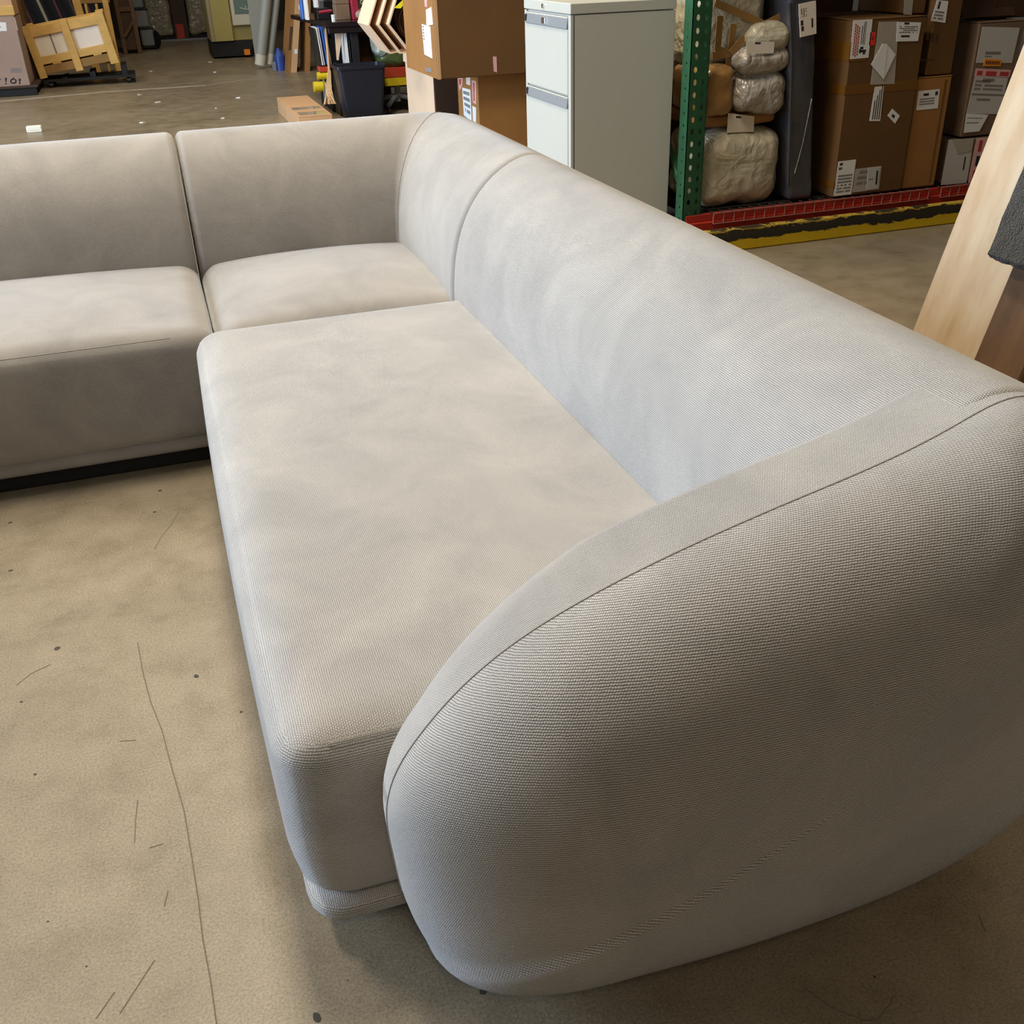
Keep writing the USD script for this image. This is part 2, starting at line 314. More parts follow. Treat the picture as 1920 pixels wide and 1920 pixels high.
def film(name, rgb, vs=9.0, bs=0.9):
    """crumpled glossy plastic film over pale goods: sharp crease lines and soft hollows"""
    c = np.array(lin(rgb)); N = {'g': ('geometry', {}), 'w': ('noise_texture', {'scale': 7.0, 'detail': 2.0}), 'ws': ('vector_math', {'math_type': 'scale', 'scale': 0.11}), 'wa': ('vector_math', {'math_type': 'add'}),
         'v': ('voronoi_texture', {'feature': 'distance_to_edge', 'scale': vs}), 'v2': ('voronoi_texture', {'feature': 'distance_to_edge', 'scale': vs * 2.3}), 'n': ('noise_texture', {'scale': 11.0, 'detail': 3.0, 'distortion': 1.2}),
         'm1': ('math', {'math_type': 'multiply_add', 'value2': 0.6}), 'm2': ('math', {'math_type': 'multiply_add', 'value2': 0.35}), 'b': ('bump', {'strength': bs, 'distance': 0.03}),
         'r': ('rgb_ramp', {'ramp': [(0.35, tuple(c * 0.82)), (0.68, tuple(np.minimum(c * 1.12, 1)))]}), 'p': ('principled_bsdf', {'roughness': 0.42, 'coat_weight': 1.0, 'coat_roughness': 0.08})}
    L = [('g.position', 'w.vector'), ('w.color', 'ws.vector1'), ('ws.vector', 'wa.vector1'), ('g.position', 'wa.vector2'), ('wa.vector', 'v.vector'), ('wa.vector', 'v2.vector'), ('g.position', 'n.vector'),
         ('v.distance', 'm1.value1'), ('n.fac', 'm1.value3'), ('v2.distance', 'm2.value1'), ('m1.value', 'm2.value3'), ('m2.value', 'b.height'), ('b.normal', 'p.normal'), ('b.normal', 'p.coat_normal'), ('n.fac', 'r.fac'), ('r.color', 'p.base_color')]
    M[name] = usdkit.material(stage, '/World/Looks/' + name, N, L, surface='p.BSDF')
film('wrap_white', (200, 190, 164), 6.0, 0.55); film('wrap_clear', (178, 168, 154), 9.0, 0.7); film('wrap_grey', (150, 142, 122), 3.2, 1.0)
mat('wrap_dark', (66, 66, 72), 0.35, var=0.15, vscale=8, coat=0.8, bump=0.6, bscale=14, bdist=0.012)
mat('strap_tan', (164, 124, 70), 0.4, coat=0.3)
mat('plywood', (208, 188, 158), 0.6, var=0.4, vscale=7.0, stretch=(1, 2.2, 0.5), c2=(184, 152, 112), bump=0.06, bscale=40)
mat('plywood_edge', (196, 168, 130), 0.7, var=0.3, vscale=60, stretch=(8, 0.2, 0.2))
mat('timber_brown', (104, 76, 50), 0.75, var=0.35, vscale=7, stretch=(2, 2, 0.4), bump=0.2, bscale=30)
mat('carpet_grey', (70, 66, 60), 1.0, var=0.35, vscale=160, bump=1.0, bscale=240, bdist=0.01, sheen=0.2)
mat('pine', (214, 170, 92), 0.6, var=0.14, vscale=6, stretch=(1, 1, 3))
mat('pine_dark', (150, 112, 56), 0.65, var=0.2, vscale=6)
mat('panel_white', (236, 224, 206), 0.6)
mat('black_plastic', (20, 21, 25), 0.38)
mat('black_matte', (14, 13, 14), 0.7)
mat('bin_plastic', (30, 33, 44), 0.42)
mat('desk_black', (36, 28, 30), 0.25, coat=0.5)
mat('maroon', (150, 26, 52), 0.5)
mat('dark_maroon', (58, 20, 26), 0.6)
mat('bag_green', (72, 84, 42), 0.4, var=0.35, vscale=6, coat=0.6, bump=0.9, bscale=9, bdist=0.03)
mat('bag_clear', (150, 158, 146), 0.3, var=0.3, vscale=8, coat=0.9, bump=1.0, bscale=14, bdist=0.03)
mat('blue_plastic', (40, 72, 150), 0.4)
mat('blue_paper', (58, 110, 200), 0.5)
mat('red_paper', (176, 62, 34), 0.5)
mat('yellow_plastic', (208, 184, 22), 0.45)
mat('grey_plastic', (120, 124, 128), 0.5)
mat('bristle', (222, 186, 140), 0.8)
mat('tube_grey', (150, 150, 138), 0.5)
mat('tube_end', (196, 190, 170), 0.6)
mat('machine_olive', (164, 148, 84), 0.5, var=0.08, vscale=3)
mat('machine_tan', (150, 136, 108), 0.5)
mat('panel_cream', (198, 190, 168), 0.5)
mat('sign_green', (98, 116, 104), 0.5)
mat('orange_plastic', (230, 130, 20), 0.5)
mat('wall_paint', (92, 85, 74), 0.8, var=0.1, vscale=0.8)
mat('wall_dark', (52, 44, 34), 0.85, var=0.2, vscale=0.8)
mat('roof_deck', (104, 96, 82), 0.8)
mat('lamp_white', (255, 244, 224), 0.5, emit=3.0)
mat('enamel_white', (220, 220, 216), 0.5)
mat('post_brown', (66, 46, 36), 0.7, var=0.15, vscale=5)
mat('stain_dark', (64, 57, 49), 0.8)
mat('joint_dark', (108, 98, 82), 0.9)
mat('sill_grey', (126, 128, 136), 0.5)
mat('foam_white', (236, 232, 214), 0.7)

# ------------------------------------------------------------------ the room
def struct(name, mesh, m, smooth=False): return single(name, mesh, m, kind='structure', smooth=smooth)
XL, XR, YN, YF, ZC = -6.0, 8.5, -6.0, 20.4, 6.2
floor_p = struct('floor', box(XL, XR, YN, YF, -0.2, 0.0, 0.001), 'concrete')
struct('wall_back', box(XL, XR, YF, YF + 0.2, 0, ZC, 0.001), 'wall_dark')
struct('wall_front', box(XL, XR, YN - 0.2, YN, 0, ZC, 0.001), 'wall_paint')
struct('wall_right', box(XR, XR + 0.2, YN, YF, 0, ZC, 0.001), 'wall_paint')
struct('wall_left', [box(XL - 0.2, XL, YN, 2.2, 0, ZC, 0.001), box(XL - 0.2, XL, 7.8, YF, 0, ZC, 0.001), box(XL - 0.2, XL, 2.2, 7.8, 3.95, ZC, 0.001)], 'wall_paint')  # opening out of view, made for the daylight from the left
struct('ceiling', box(XL, XR, YN, YF, ZC, ZC + 0.2, 0.001), 'roof_deck')
dj = []
for pts in ([(258, 1205), (268, 1262), (283, 1318), (303, 1368), (322, 1440), (345, 1520), (360, 1610), (372, 1690), (380, 1760), (395, 1840), (406, 1920)],):
    q = [at(x, y, 2, 0.0) for x, y in pts]
    for a, b in zip(q[:-1], q[1:]):
        s = _n(np.cross(b - a, [0, 0, 1.0])) * 0.0009; dj.append(plate([a - s, a + s, b + s, b - s], (0, 0, 1), 0.0006))
part(floor_p, 'crack', dj, 'joint_dark', False)
LOC[floor_p] = np.zeros(3)
for (px, py, w, h, ang) in [(107, 1216, 12, 7, .3), (20, 1070, 8, 4, .2), (368, 1268, 10, 7, .3), (19, 980, 8, 3, .2), (452, 1335, 6, 4, .2), (300, 920, 8, 3, 0), (290, 960, 6, 3, 0), (594, 1908, 16, 22, .2), (90, 1728, 4, 3, 0), (162, 1812, 4, 3, 0), (40, 1316, 6, 3, 0), (652, 1838, 3, 3, 0), (905, 1858, 14, 16, .2), (66, 1452, 6, 4, 0), (1640, 1832, 6, 4, .3)]:
    c = at(px, py, 2, 0.0); k = np.linalg.norm(at(px + 1, py, 2, 0.0) - c); ky = np.linalg.norm(at(px, py + 1, 2, 0.0) - c)
    a = np.linspace(0, 2 * np.pi, 19, endpoint=False); rr = 0.42 + 0.06 * np.sin(2 * a + px) + RNG.uniform(-0.05, 0.05, 19)
    P = np.stack([c[0] + w * k * rr * np.cos(a), c[1] + h * ky * rr * np.sin(a), 0 * a], 1)
    part(floor_p, 'stain', trimesh.convex.convex_hull(np.vstack([P, P + [0, 0, 0.0007]])), 'stain_dark', False)
mat('joint_pale', (176, 168, 152), 0.6, var=0.3, vscale=6)
pj = []
for a, b, w_ in (((0, 190), (200, 172), .05), ((200, 172), (386, 160), .05), ((386, 160), (480, 147), .02)):
    q0, q1 = at(*a, 2, 0.0), at(*b, 2, 0.0); pj.append(plate([q0 - [0, w_, 0], q1 - [0, w_, 0], q1 + [0, w_, 0], q0 + [0, w_, 0]], (0, 0, 1), 0.0006))
part(floor_p, 'slab_joint', pj, 'joint_pale', False, label='pale filled joint between floor slabs')
sc = []
for pts in ([(335, 1135 - 175), (320, 985), (300, 1010), (290, 1030)], [(258, 1500), (254, 1540), (252, 1580)], [(30, 1285), (60, 1262), (95, 1246)], [(315, 1670), (308, 1700)], [(1835, 1715), (1848, 1748)], [(1505, 1850), (1560, 1890), (1620, 1913), (1645, 1912), (1670, 1880), (1674, 1868)], [(180, 1910), (215, 1860)], [(225, 1900), (290, 1800)], [(280, 1590), (306, 1582)], [(225, 1390), (255, 1388)]):
    q = [at(x, y, 2, 0.0) for x, y in pts]
    for a, b in zip(q[:-1], q[1:]):
        s = _n(np.cross(b - a, [0, 0, 1.0])) * 0.0007; sc.append(plate([a - s, a + s, b + s, b - s], (0, 0, 1), 0.0005))
part(floor_p, 'scratch', sc, 'joint_dark', False)
for i, (x, y) in enumerate(UNSEEN_BAYS):  # housings for the unseen overhead lamps, all out of view
    t = thing('unseen_bay_lamp', 'unseen long warm white lamp hung ' + ['left of the sofa, towards the unseen daylight opening', 'over the sofa corner', 'over the filing cabinet', 'behind the camera to light the faces turned that way', 'over the left of the far aisle', 'over the desk', 'above the tilted crate', 'over the leaning tubes'][i], 'unseen ceiling lamp', (x, y, 5.3), group='unseen high bay lamps')
    part(t, 'housing', box(x - 0.29, x + 0.29, y - 0.8, y + 0.8, 5.35, 5.45), 'enamel_white')
    for s in (-0.6, 0.6): part(t, 'suspension_rod', cyl((x, y + s, 5.44), (x, y + s, ZC - 0.004), 0.008, n=6), 'chrome')

# ------------------------------------------------------------------ the sectional sofa: three upholstered sections
# back profile: (depth from the seat crease, height)
BACK = [(0.05, 0.07), (0.012, 0.2), (0.0, 0.36), (0.004, 0.47), (0.03, 0.585), (0.092, 0.69), (0.165, 0.748), (0.235, 0.77), (0.31, 0.748), (0.40, 0.675), (0.455, 0.56), (0.475, 0.42), (0.465, 0.25), (0.42, 0.09), (0.38, 0.06), (0.1, 0.055)]
PROF = resample(BACK, 120)
XF, YB, YJ = 0.722, 3.44, 2.762
XG = 0.056
U = 'upholstery'
# --- section with the round arm
s1 = thing('sofa_section', 'light grey chenille sofa section with a big round arm, nearest the camera', 'sofa', (0.6, 1.8, 0.0), group='sections of the sectional sofa')
def seat_fn(v):
    lo = np.clip((0.22 - v[:, 2]) / 0.14, 0, 1) ** 2; cx, cy = 0.4, 1.9
    v[:, 0] += lo * 0.022 * np.sign(cx - v[:, 0]); v[:, 1] += lo * 0.018 * np.sign(cy - v[:, 1]) * (np.abs(v[:, 1] - cy) > 0.5); return v
part(s1, 'seat', cushion(0.0, 0.80, 1.018, YJ - 0.004, 0.082, 0.403, (0.07, 0.06, 0.055), (0.014, 0.006, 0.012), fn=seat_fn), U, True)
part(s1, 'base_band', cushion(0.012, 0.80, 1.03, YJ - 0.02, 0.043, 0.096, (0.06, 0.06, 0.024), (0.004, 0.0, 0)), U, True)
bk = loft(PROF, 0.934, YJ - 0.002, 0.02, 0.015, 0.0, 0.0, lambda uv, a: np.stack([XF + uv[:, 0], np.broadcast_to(a, len(uv)), uv[:, 1]], 1), nmid=30)
arc = np.r_[0, np.cumsum(np.linalg.norm(np.diff(PROF, axis=0), axis=1))]
part(s1, 'backrest', bk, 'upholstery_laid', True, uv=np.vstack([np.stack([np.broadcast_to(a, len(uv)), arc], 1) for uv, a in bk.metadata['rings']] + [np.zeros((2, 2))]))
ARM = [(0.121, 0.36), (0.122, 0.28), (0.128, 0.21), (0.142, 0.145), (0.170, 0.08), (0.225, 0.043), (0.33, 0.026), (0.5, 0.014), (0.7, 0.016), (0.88, 0.036), (1.02, 0.085), (1.115, 0.16), (1.172, 0.28), (1.19, 0.43), (1.172, 0.56), (1.115, 0.675), (1.03, 0.745), (0.95, 0.766), (0.87, 0.742), (0.78, 0.712), (0.655, 0.682), (0.515, 0.647), (0.366, 0.598), (0.286, 0.56), (0.225, 0.517), (0.172, 0.463), (0.136, 0.41)]
ARMO = resample(ARM, 200)
_right = np.clip((ARMO[:, 0] - 0.6) / 0.5, 0, 1); _low = np.clip((0.3 - ARMO[:, 1]) / 0.2, 0, 1); _left = np.clip((0.42 - ARMO[:, 0]) / 0.25, 0, 1)
ARMR = 0.085 + 0.04 * _right - 0.03 * _low; ARMA = 0.925 - 0.012 * _low * (ARMO[:, 0] > 0.15)
ARMI = 0.022 + 0.085 * _left
arm_place = lambda uv, a: np.stack([uv[:, 0], np.broadcast_to(a, len(uv)), uv[:, 1]], 1)
am = loft(ARMO, ARMA, 1.045, 0.0, ARMI, 0.0, 0.0, arm_place, nr=12, ncap=24, nmid=4, dome=(0.175, 3.4))
arc = np.r_[0, np.cumsum(np.linalg.norm(np.diff(ARMO, axis=0), axis=1))]; cen = ARMO.mean(0)
ss = np.linspace(0, 0.9999, 4000); hh = 0.175 * (1 - ss ** 3.4) ** 0.5; gg = np.r_[0, np.cumsum(np.hypot(np.diff(ss) * 0.36, np.diff(hh)))] / 0.36
auv = []
for k, (uv, a) in enumerate(am.metadata['rings']):
    if k < 44:
        s_ = np.linalg.norm(uv - cen, axis=1).mean() / np.linalg.norm(ARMO - cen, axis=1).mean(); auv.append(cen + (ARMO - cen) * np.interp(s_, ss, gg))
    else: auv.append(np.stack([arc, np.broadcast_to(a, len(uv))], 1))
part(s1, 'armrest', am, 'upholstery_laid', True, uv=np.vstack(auv + [cen[None], np.zeros((1, 2))]))
seam_o = ARMO[(ARMO[:, 1] > 0.2) & ~((ARMO[:, 0] > 0.97) & (ARMO[:, 1] < 0.755))]
k0 = np.argmax(np.linalg.norm(np.diff(seam_o, axis=0), axis=1)) + 1; seam_o = np.roll(seam_o, -k0, 0)
nn = np.array([ARMO[np.argmin(np.linalg.norm(ARMO - p, axis=1))] for p in seam_o])
on = out_normals(ARMO); seam_n = np.array([on[np.argmin(np.linalg.norm(ARMO - p, axis=1))] for p in seam_o])
part(s1, 'seam', tube([(p[0], 0.9258, p[1]) for p in seam_o], 0.0013, 6), 'seam_thread', True)
part(s1, 'seam', tube([(x, 1.0275 + 0.012 * (1 - min(1, (x - 0.03) / 0.06)) ** 2 + 0.004, 0.3875) for x in np.linspace(0.07, 0.3, 24)], 0.0010, 6), 'seam_thread', True)
for (x, y) in [(0.10, 1.16), (0.10, 2.6), (1.05, 1.16), (1.05, 2.6)]: part(s1, 'leg', box(x - 0.045, x + 0.045, y - 0.045, y + 0.045, 0, 0.06), 'plinth_black')
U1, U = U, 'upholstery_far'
# --- corner section
s2 = thing('sofa_section', 'light grey corner section of the sofa, without arms', 'sofa', (0.6, 3.3, 0.0), group='sections of the sectional sofa')
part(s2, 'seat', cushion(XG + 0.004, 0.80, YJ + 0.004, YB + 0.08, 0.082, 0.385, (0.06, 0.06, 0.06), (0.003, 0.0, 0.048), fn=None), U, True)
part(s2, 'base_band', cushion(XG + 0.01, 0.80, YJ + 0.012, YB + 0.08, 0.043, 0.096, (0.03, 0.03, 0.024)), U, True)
def corner_back():
    o = PROF; nrm = out_normals(o); rows = []; R = 0.022
    def at_s(o2, s):
        d = o2[:, 0]; rc = 0.012 + 0.42 * np.clip(d, 0, 1); K = np.stack([XF + d, YB + d], 1)
        if s[0] == 'A': p = np.stack([np.minimum(s[1], K[:, 0] - rc) if s[2] else np.full(len(d), s[1]), K[:, 1]], 1)
        if s[0] == 'B': p = np.stack([K[:, 0], np.full(len(d), s[1])], 1)
        if s[0] == 'A2': f = s[1]; p = np.stack([(XG + 0.03) * (1 - f) + (K[:, 0] - rc) * f, K[:, 1]], 1)
        if s[0] == 'C': a = s[1]; p = np.stack([K[:, 0] - rc + rc * math.sin(a), K[:, 1] - rc + rc * math.cos(a)], 1)
        if s[0] == 'B2': f = s[1]; p = np.stack([K[:, 0], (K[:, 1] - rc) * (1 - f) + (YJ + 0.03) * f], 1)
        return np.column_stack([p, o2[:, 1]])
    for th in np.linspace(0, np.pi / 2, 7): rows.append(at_s(o - nrm * R * (1 - math.sin(th)), ('A', XG + 0.004 + R * (1 - math.cos(th)), False)))
    for f in np.linspace(0.05, 1, 14): rows.append(at_s(o, ('A2', f)))
    for a in np.linspace(0, np.pi / 2, 18)[1:]: rows.append(at_s(o, ('C', a)))
    for f in np.linspace(0, 1, 14)[1:]: rows.append(at_s(o, ('B2', f)))
    for th in np.linspace(np.pi / 2, 0, 7): rows.append(at_s(o - nrm * R * (1 - math.sin(th)), ('B', YJ + 0.004 + R * (1 - math.cos(th)))))
    N = len(o); V = np.vstack(rows); f = []
    for i in range(len(rows) - 1):
        for j in range(N):
            q = (j + 1) % N; f += [[i * N + j, i * N + q, (i + 1) * N + q], [i * N + j, (i + 1) * N + q, (i + 1) * N + j]]
    V = np.vstack([V, rows[0].mean(0), rows[-1].mean(0)]); b = len(rows) * N
    for j in range(N):
        q = (j + 1) % N; f += [[b, q, j], [b + 1, (len(rows) - 1) * N + j, (len(rows) - 1) * N + q]]
    t = trimesh.Trimesh(V, f, process=False); t.fix_normals(); return t
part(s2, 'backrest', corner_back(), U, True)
part(s2, 'seam', tube([(XF + d + (0.012 + 0.42 * max(d, 0)) * (math.sin(math.pi / 4) - 1), YB + d + (0.012 + 0.42 * max(d, 0)) * (math.sin(math.pi / 4) - 1), z) for d, z in PROF if z > 0.42 and d < 0.3], 0.0014, 6), 'seam_thread', True)
for (x, y) in [(0.12, 2.86), (1.0, 2.86), (0.12, 3.75), (1.0, 3.75)]: part(s2, 'leg', box(x - 0.045, x + 0.045, y - 0.045, y + 0.045, 0, 0.06), 'plinth_black')
# --- left section
XW = -1.35
s3 = thing('sofa_section', 'light grey sofa section at the left, with a seam along its seat front', 'sofa', (-0.6, 3.3, 0.0), group='sections of the sectional sofa')
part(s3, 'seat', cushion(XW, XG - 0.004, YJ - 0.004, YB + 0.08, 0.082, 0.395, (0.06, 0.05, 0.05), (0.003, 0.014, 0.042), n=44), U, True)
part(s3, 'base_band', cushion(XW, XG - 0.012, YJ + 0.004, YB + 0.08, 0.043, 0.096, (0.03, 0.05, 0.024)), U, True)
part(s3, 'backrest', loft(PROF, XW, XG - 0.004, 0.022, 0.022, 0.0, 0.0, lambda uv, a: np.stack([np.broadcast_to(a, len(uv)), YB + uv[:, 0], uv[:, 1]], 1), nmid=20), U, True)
part(s3, 'seam', tube([(x, YJ + 0.004 - 0.010, 0.386) for x in np.linspace(-1.28, -0.06, 40)], 0.0014, 6), 'seam_thread', True)
part(s3, 'plinth', box(XW + 0.05, XG - 0.02, YJ + 0.04, YB, 0, 0.05), 'plinth_black')

# ------------------------------------------------------------------ filing cabinet
cx0, cy0, cx1, cy1, cz = 1.729, 4.415, 2.215, 5.0, 1.045
t = thing('filing_cabinet', 'pale grey metal lateral filing cabinet behind the sofa', 'filing cabinet', (1.97, 4.7, 0))
part(t, 'body', [box(cx0 + 0.012, cx1, cy0, cy1, 0.0, 1.0, 0.002), box(cx0 + 0.0, cx0 + 0.02, cy0, cy0 + 0.028, 0, 1.0, 0.002), box(cx0, cx0 + 0.02, cy1 - 0.02, cy1, 0, 1.0, 0.002)], 'cabinet_enamel')
part(t, 'top_cap', box(cx0 - 0.002, cx1 + 0.002, cy0 - 0.002, cy1 + 0.002, 1.003, cz, 0.003), 'cabinet_enamel')
for k in range(3):
    zt = 0.992 - 0.315 * k
    d = part(t, 'drawer', [box(cx0 - 0.004, cx0 + 0.012, cy0 + 0.03, cy1 - 0.022, zt - 0.307, zt - 0.046, 0.003), box(cx0 - 0.004, cx0 + 0.012, cy0 + 0.03, cy1 - 0.022, zt - 0.006, zt, 0.002)], 'cabinet_enamel')
    part(d, 'pull', [rotated(box(cx0 - 0.004, cx0 + 0.004, cy0 + 0.03, cy1 - 0.022, zt - 0.046, zt - 0.006, 0.002), 0.12, (0, 1, 0), (cx0, 0, zt - 0.006))], 'cabinet_pull')
    part(d, 'label_holder', box(cx0 - 0.008, cx0, cy1 - 0.05, cy1 - 0.024, zt - 0.04, zt - 0.01), 'black_plastic')
    if k == 0: part(d, 'latch', box(cx0 - 0.012, cx0, cy0 + 0.285, cy0 + 0.33, zt - 0.04, zt - 0.012, 0.004), 'chrome')
part(t, 'lock', cyl((cx0 - 0.01, cy0 + 0.32, 1.024), (cx0, cy0 + 0.32, 1.024), 0.009), 'chrome')

# ------------------------------------------------------------------ pallet rack with its beam, wire decks and guard curb
RY = 4.255; DZ = 0.163
def upright(x, y, z1, w=0.09, d=0.075, th=0.003, holes=True):
    a = [box(x, x + w, y, y + th, 0, z1, 0.001), box(x, x + th, y, y + d, 0, z1, 0.001), box(x + w - th, x + w, y, y + d, 0, z1, 0.001)]
    if not holes: return a
    man = manifold3d.Manifold.cube([w, th, z1]).translate([x, y, 0]); side = manifold3d.Manifold.cube([th, d, z1]).translate([x, y, 0])
    cut = []; cut2 = []; k = 0; z = 0.06
    while z < min(z1 - 0.05, 1.3):
        for c in (0.027, 0.066): cut.append(manifold3d.Manifold.cylinder(0.02, 0.0085, 0.0085, 10).rotate([90, 0, 0]).scale([1, 1, 1.5]).translate([x + c, y + 0.01, z]))
        cut2.append(manifold3d.Manifold.cylinder(0.02, 0.006, 0.006, 8).rotate([0, 90, 0]).translate([x - 0.01, y + 0.035, z + 0.025])); z += 0.0508
    man = man - manifold3d.Manifold.batch_boolean(cut, manifold3d.OpType.Add); side = side - manifold3d.Manifold.batch_boolean(cut2, manifold3d.OpType.Add)
    return [man, side, a[2]]
rk = thing('pallet_rack', 'green perforated warehouse rack with red beams beside the filing cabinet', 'rack', (3.5, 4.8, 0))
part(rk, 'upright', upright(2.224, RY + 0.02, 2.4), 'rack_green', False)
part(rk, 'upright', upright(2.224, 5.25, 2.4, holes=False), 'rack_green', False)
part(rk, 'brace', [frame_box((2.245, 4.36, 0.25), (1, 0, 0), _n([0, 0.9, 0.75]), _n([0, -0.75, 0.9]), 0.035, 1.1, 0.03)], 'rack_green')
part(rk, 'upright', upright(5.3, RY + 0.02, 2.4, holes=False), 'rack_green', False)
part(rk, 'beam', [box(2.24, 5.3, RY, RY + 0.045, 0.055, 0.118, 0.003), box(2.24, 5.3, RY + 0.018, RY + 0.045, 0.118, 0.152, 0.003)], 'beam_red', label='red lower front beam')
part(rk, 'beam', box(2.24, 5.3, 5.25, 5.29, 0.055, 0.152, 0.003), 'beam_red')
for y in (RY, 5.25): part(rk, 'beam', box(2.24, 5.3, y, y + 0.045, 1.55, 1.66, 0.003), 'beam_red')  # upper beams and shelf out of view, placed to darken the goods below
part(rk, 'shade_board', box(2.24, 5.3, RY + 0.01, 5.29, 1.66, 1.68), 'deck_dark')
for (xa, xb) in ((2.372, 3.556), (3.626, 4.8)):
    w, w2 = [], []
    for x in np.arange(xa, xb + 0.001, 0.0537):
        w.append(box(x - 0.0025, x + 0.0025, RY - 0.004, RY + 0.001, 0.108, 0.158, 0.001)); w2.append(box(x - 0.0025, x + 0.0025, RY - 0.004, 5.28, 0.154, 0.159, 0.001))
    w.append(box(xa, xb, RY - 0.007, RY - 0.002, 0.106, 0.111, 0.001))
    for y in np.arange(RY + 0.06, 5.28, 0.11): w2.append(box(xa, xb, y, y + 0.005, 0.158, 0.163, 0.001))
    w.append(box(xa, xb, RY - 0.006, RY - 0.001, 0.153, 0.159, 0.001))
    part(rk, 'wire_deck', w, 'wire_steel', False, label='red-brown wire mesh folded over the red beam')
    part(rk, 'wire_deck', w2, 'deck_dark', False)  # top wires of the same mesh, their shade put into the colour
cb = single('guard_curb', box(2.24, 5.4, 4.15, 4.18, 0.0, 0.105, 0.006), 'curb_paint', 'scuffed yellow and black guard curb on the floor before the rack', 'curb')

part(rk, 'shade_board', box(2.32, 5.3, RY + 0.05, 5.25, 0.12, 0.15), 'deck_dark')  # dark board standing for the black shadow under the wire deck
# ------------------------------------------------------------------ cartons
def carton(name, label, x0, x1, y0, y1, z0, z1, m, tape=None, group=None, tape_face=None, flap=True, cat='box'):
    t = thing(name, label, cat, ((x0 + x1) / 2, (y0 + y1) / 2, z0), group)
    part(t, 'body', box(x0, x1, y0, y1, z0, z1 - 0.004, 0.005), m)
    if flap:
        ym = (y0 + y1) / 2
        part(t, 'flap', box(x0, x1, y0, ym - 0.002, z1 - 0.004, z1, 0.002), m); part(t, 'flap', box(x0, x1, ym + 0.002, y1, z1 - 0.004, z1, 0.002), m)
    if tape:
        for tp in tape: part(t, 'tape', tp, 'kraft_tape', False)
    return t
BY = 4.268
def P_(px, py, y): return at(px, py, 1, y)
# big carton with many labels
t = carton('shipping_carton', 'tall brown shipping carton covered with white labels on the rack', 3.01, 3.40, BY, BY + 0.50, DZ, 0.93, 'kraft_brown', tape=[box(3.009, 3.10, BY - 0.0012, BY + 0.3, 0.76, 0.84, 0.0005), box(3.009, 3.40, BY - 0.001, BY + 0.1, 0.62, 0.66, 0.0004), box(3.009, 3.2, BY - 0.001, BY + 0.5, 0.205, 0.235, 0.0004)])
w = lambda *px: px
sticker(t, 'warning_label', 1, BY, w((1600, 38), (1636, 36), (1628, 108), (1593, 111)), print_rows(.1, .08, .42, .9, 4, 'ink_red', 3, .6, True)[:0] + [(0.12 + .1 * i, v, .18 + .1 * i, v + .055, 'ink_red') for i in range(3) for v in np.arange(.1 + .04 * i, .9, .075)] + [(.5, .05 + .1, .53, .62), (.6, .05, .63, .64), (.68, .04, .70, .64), (.5, .7, .66, .76), (.55, .78, .82, .84), (.45, .76, .56, .86), (.66, .84, .78, .9)], label='white handling label with red print and a black hands symbol')
sticker(t, 'sticker', 1, BY, w((1632, 60), (1642, 60), (1640, 85), (1629, 85)), [(.4, .3, .7, .36), (.3, .45, .6, .55)], 'sticker_red', label='small red sticker')
sticker(t, 'document_pouch', 1, BY, w((1648, 41), (1685, 40), (1677, 157), (1632, 159)), [], 'pouch_plastic')
sticker(t, 'shipping_label', 1, BY - 0.001, w((1682, 41), (1727, 42), (1721, 77), (1680, 78)), [(.3, .02, .5, .12)] + print_rows(.1, .2, .9, .6, 4, 'ink_grey', 5) + [(.2, .68, .58, .78)])
sticker(t, 'folded_slip', 1, BY - 0.003, w((1655, 82), (1662, 82), (1679, 102), (1657, 149)), [], 'paper_white')
sticker(t, 'folded_slip', 1, BY - 0.004, w((1655, 82), (1664, 84), (1657, 149), (1633, 121)), [], 'paper_white')
sticker(t, 'shipping_label', 1, BY, w((1640, 163), (1657, 161), (1650, 227), (1630, 227)), print_rows(.2, .05, .9, .95, 1, None, 1)[:0] + [(.2 + .2 * i, .1 + .15 * (2 - i), .28 + .2 * i, .95) for i in range(4)])
sticker(t, 'small_label', 1, BY, w((1673, 204), (1687, 217), (1678, 232), (1664, 217)), [(.3, .4, .6, .7)])
sticker(t, 'shipping_label', 1, BY, w((1572, 303), (1605, 299), (1596, 364), (1563, 368)), print_rows(.08, .05, .25, .3, 2, None, 8) + print_rows(.1, .4, .9, .95, 6, 'ink_grey', 9))
sticker(t, 'document_pouch', 1, BY, w((1604, 317), (1653, 311), (1648, 355), (1598, 361)), print_rows(.1, .1, .5, .8, 3, 'ink_grey', 2), 'pouch_plastic')
sticker(t, 'packing_slip', 1, BY - 0.002, w((1628, 315), (1650, 313), (1646, 353), (1624, 356)), [(.72, .15, .86, .8), (.1, .5, .5, .55, 'ink_grey')], 'paper_grey')
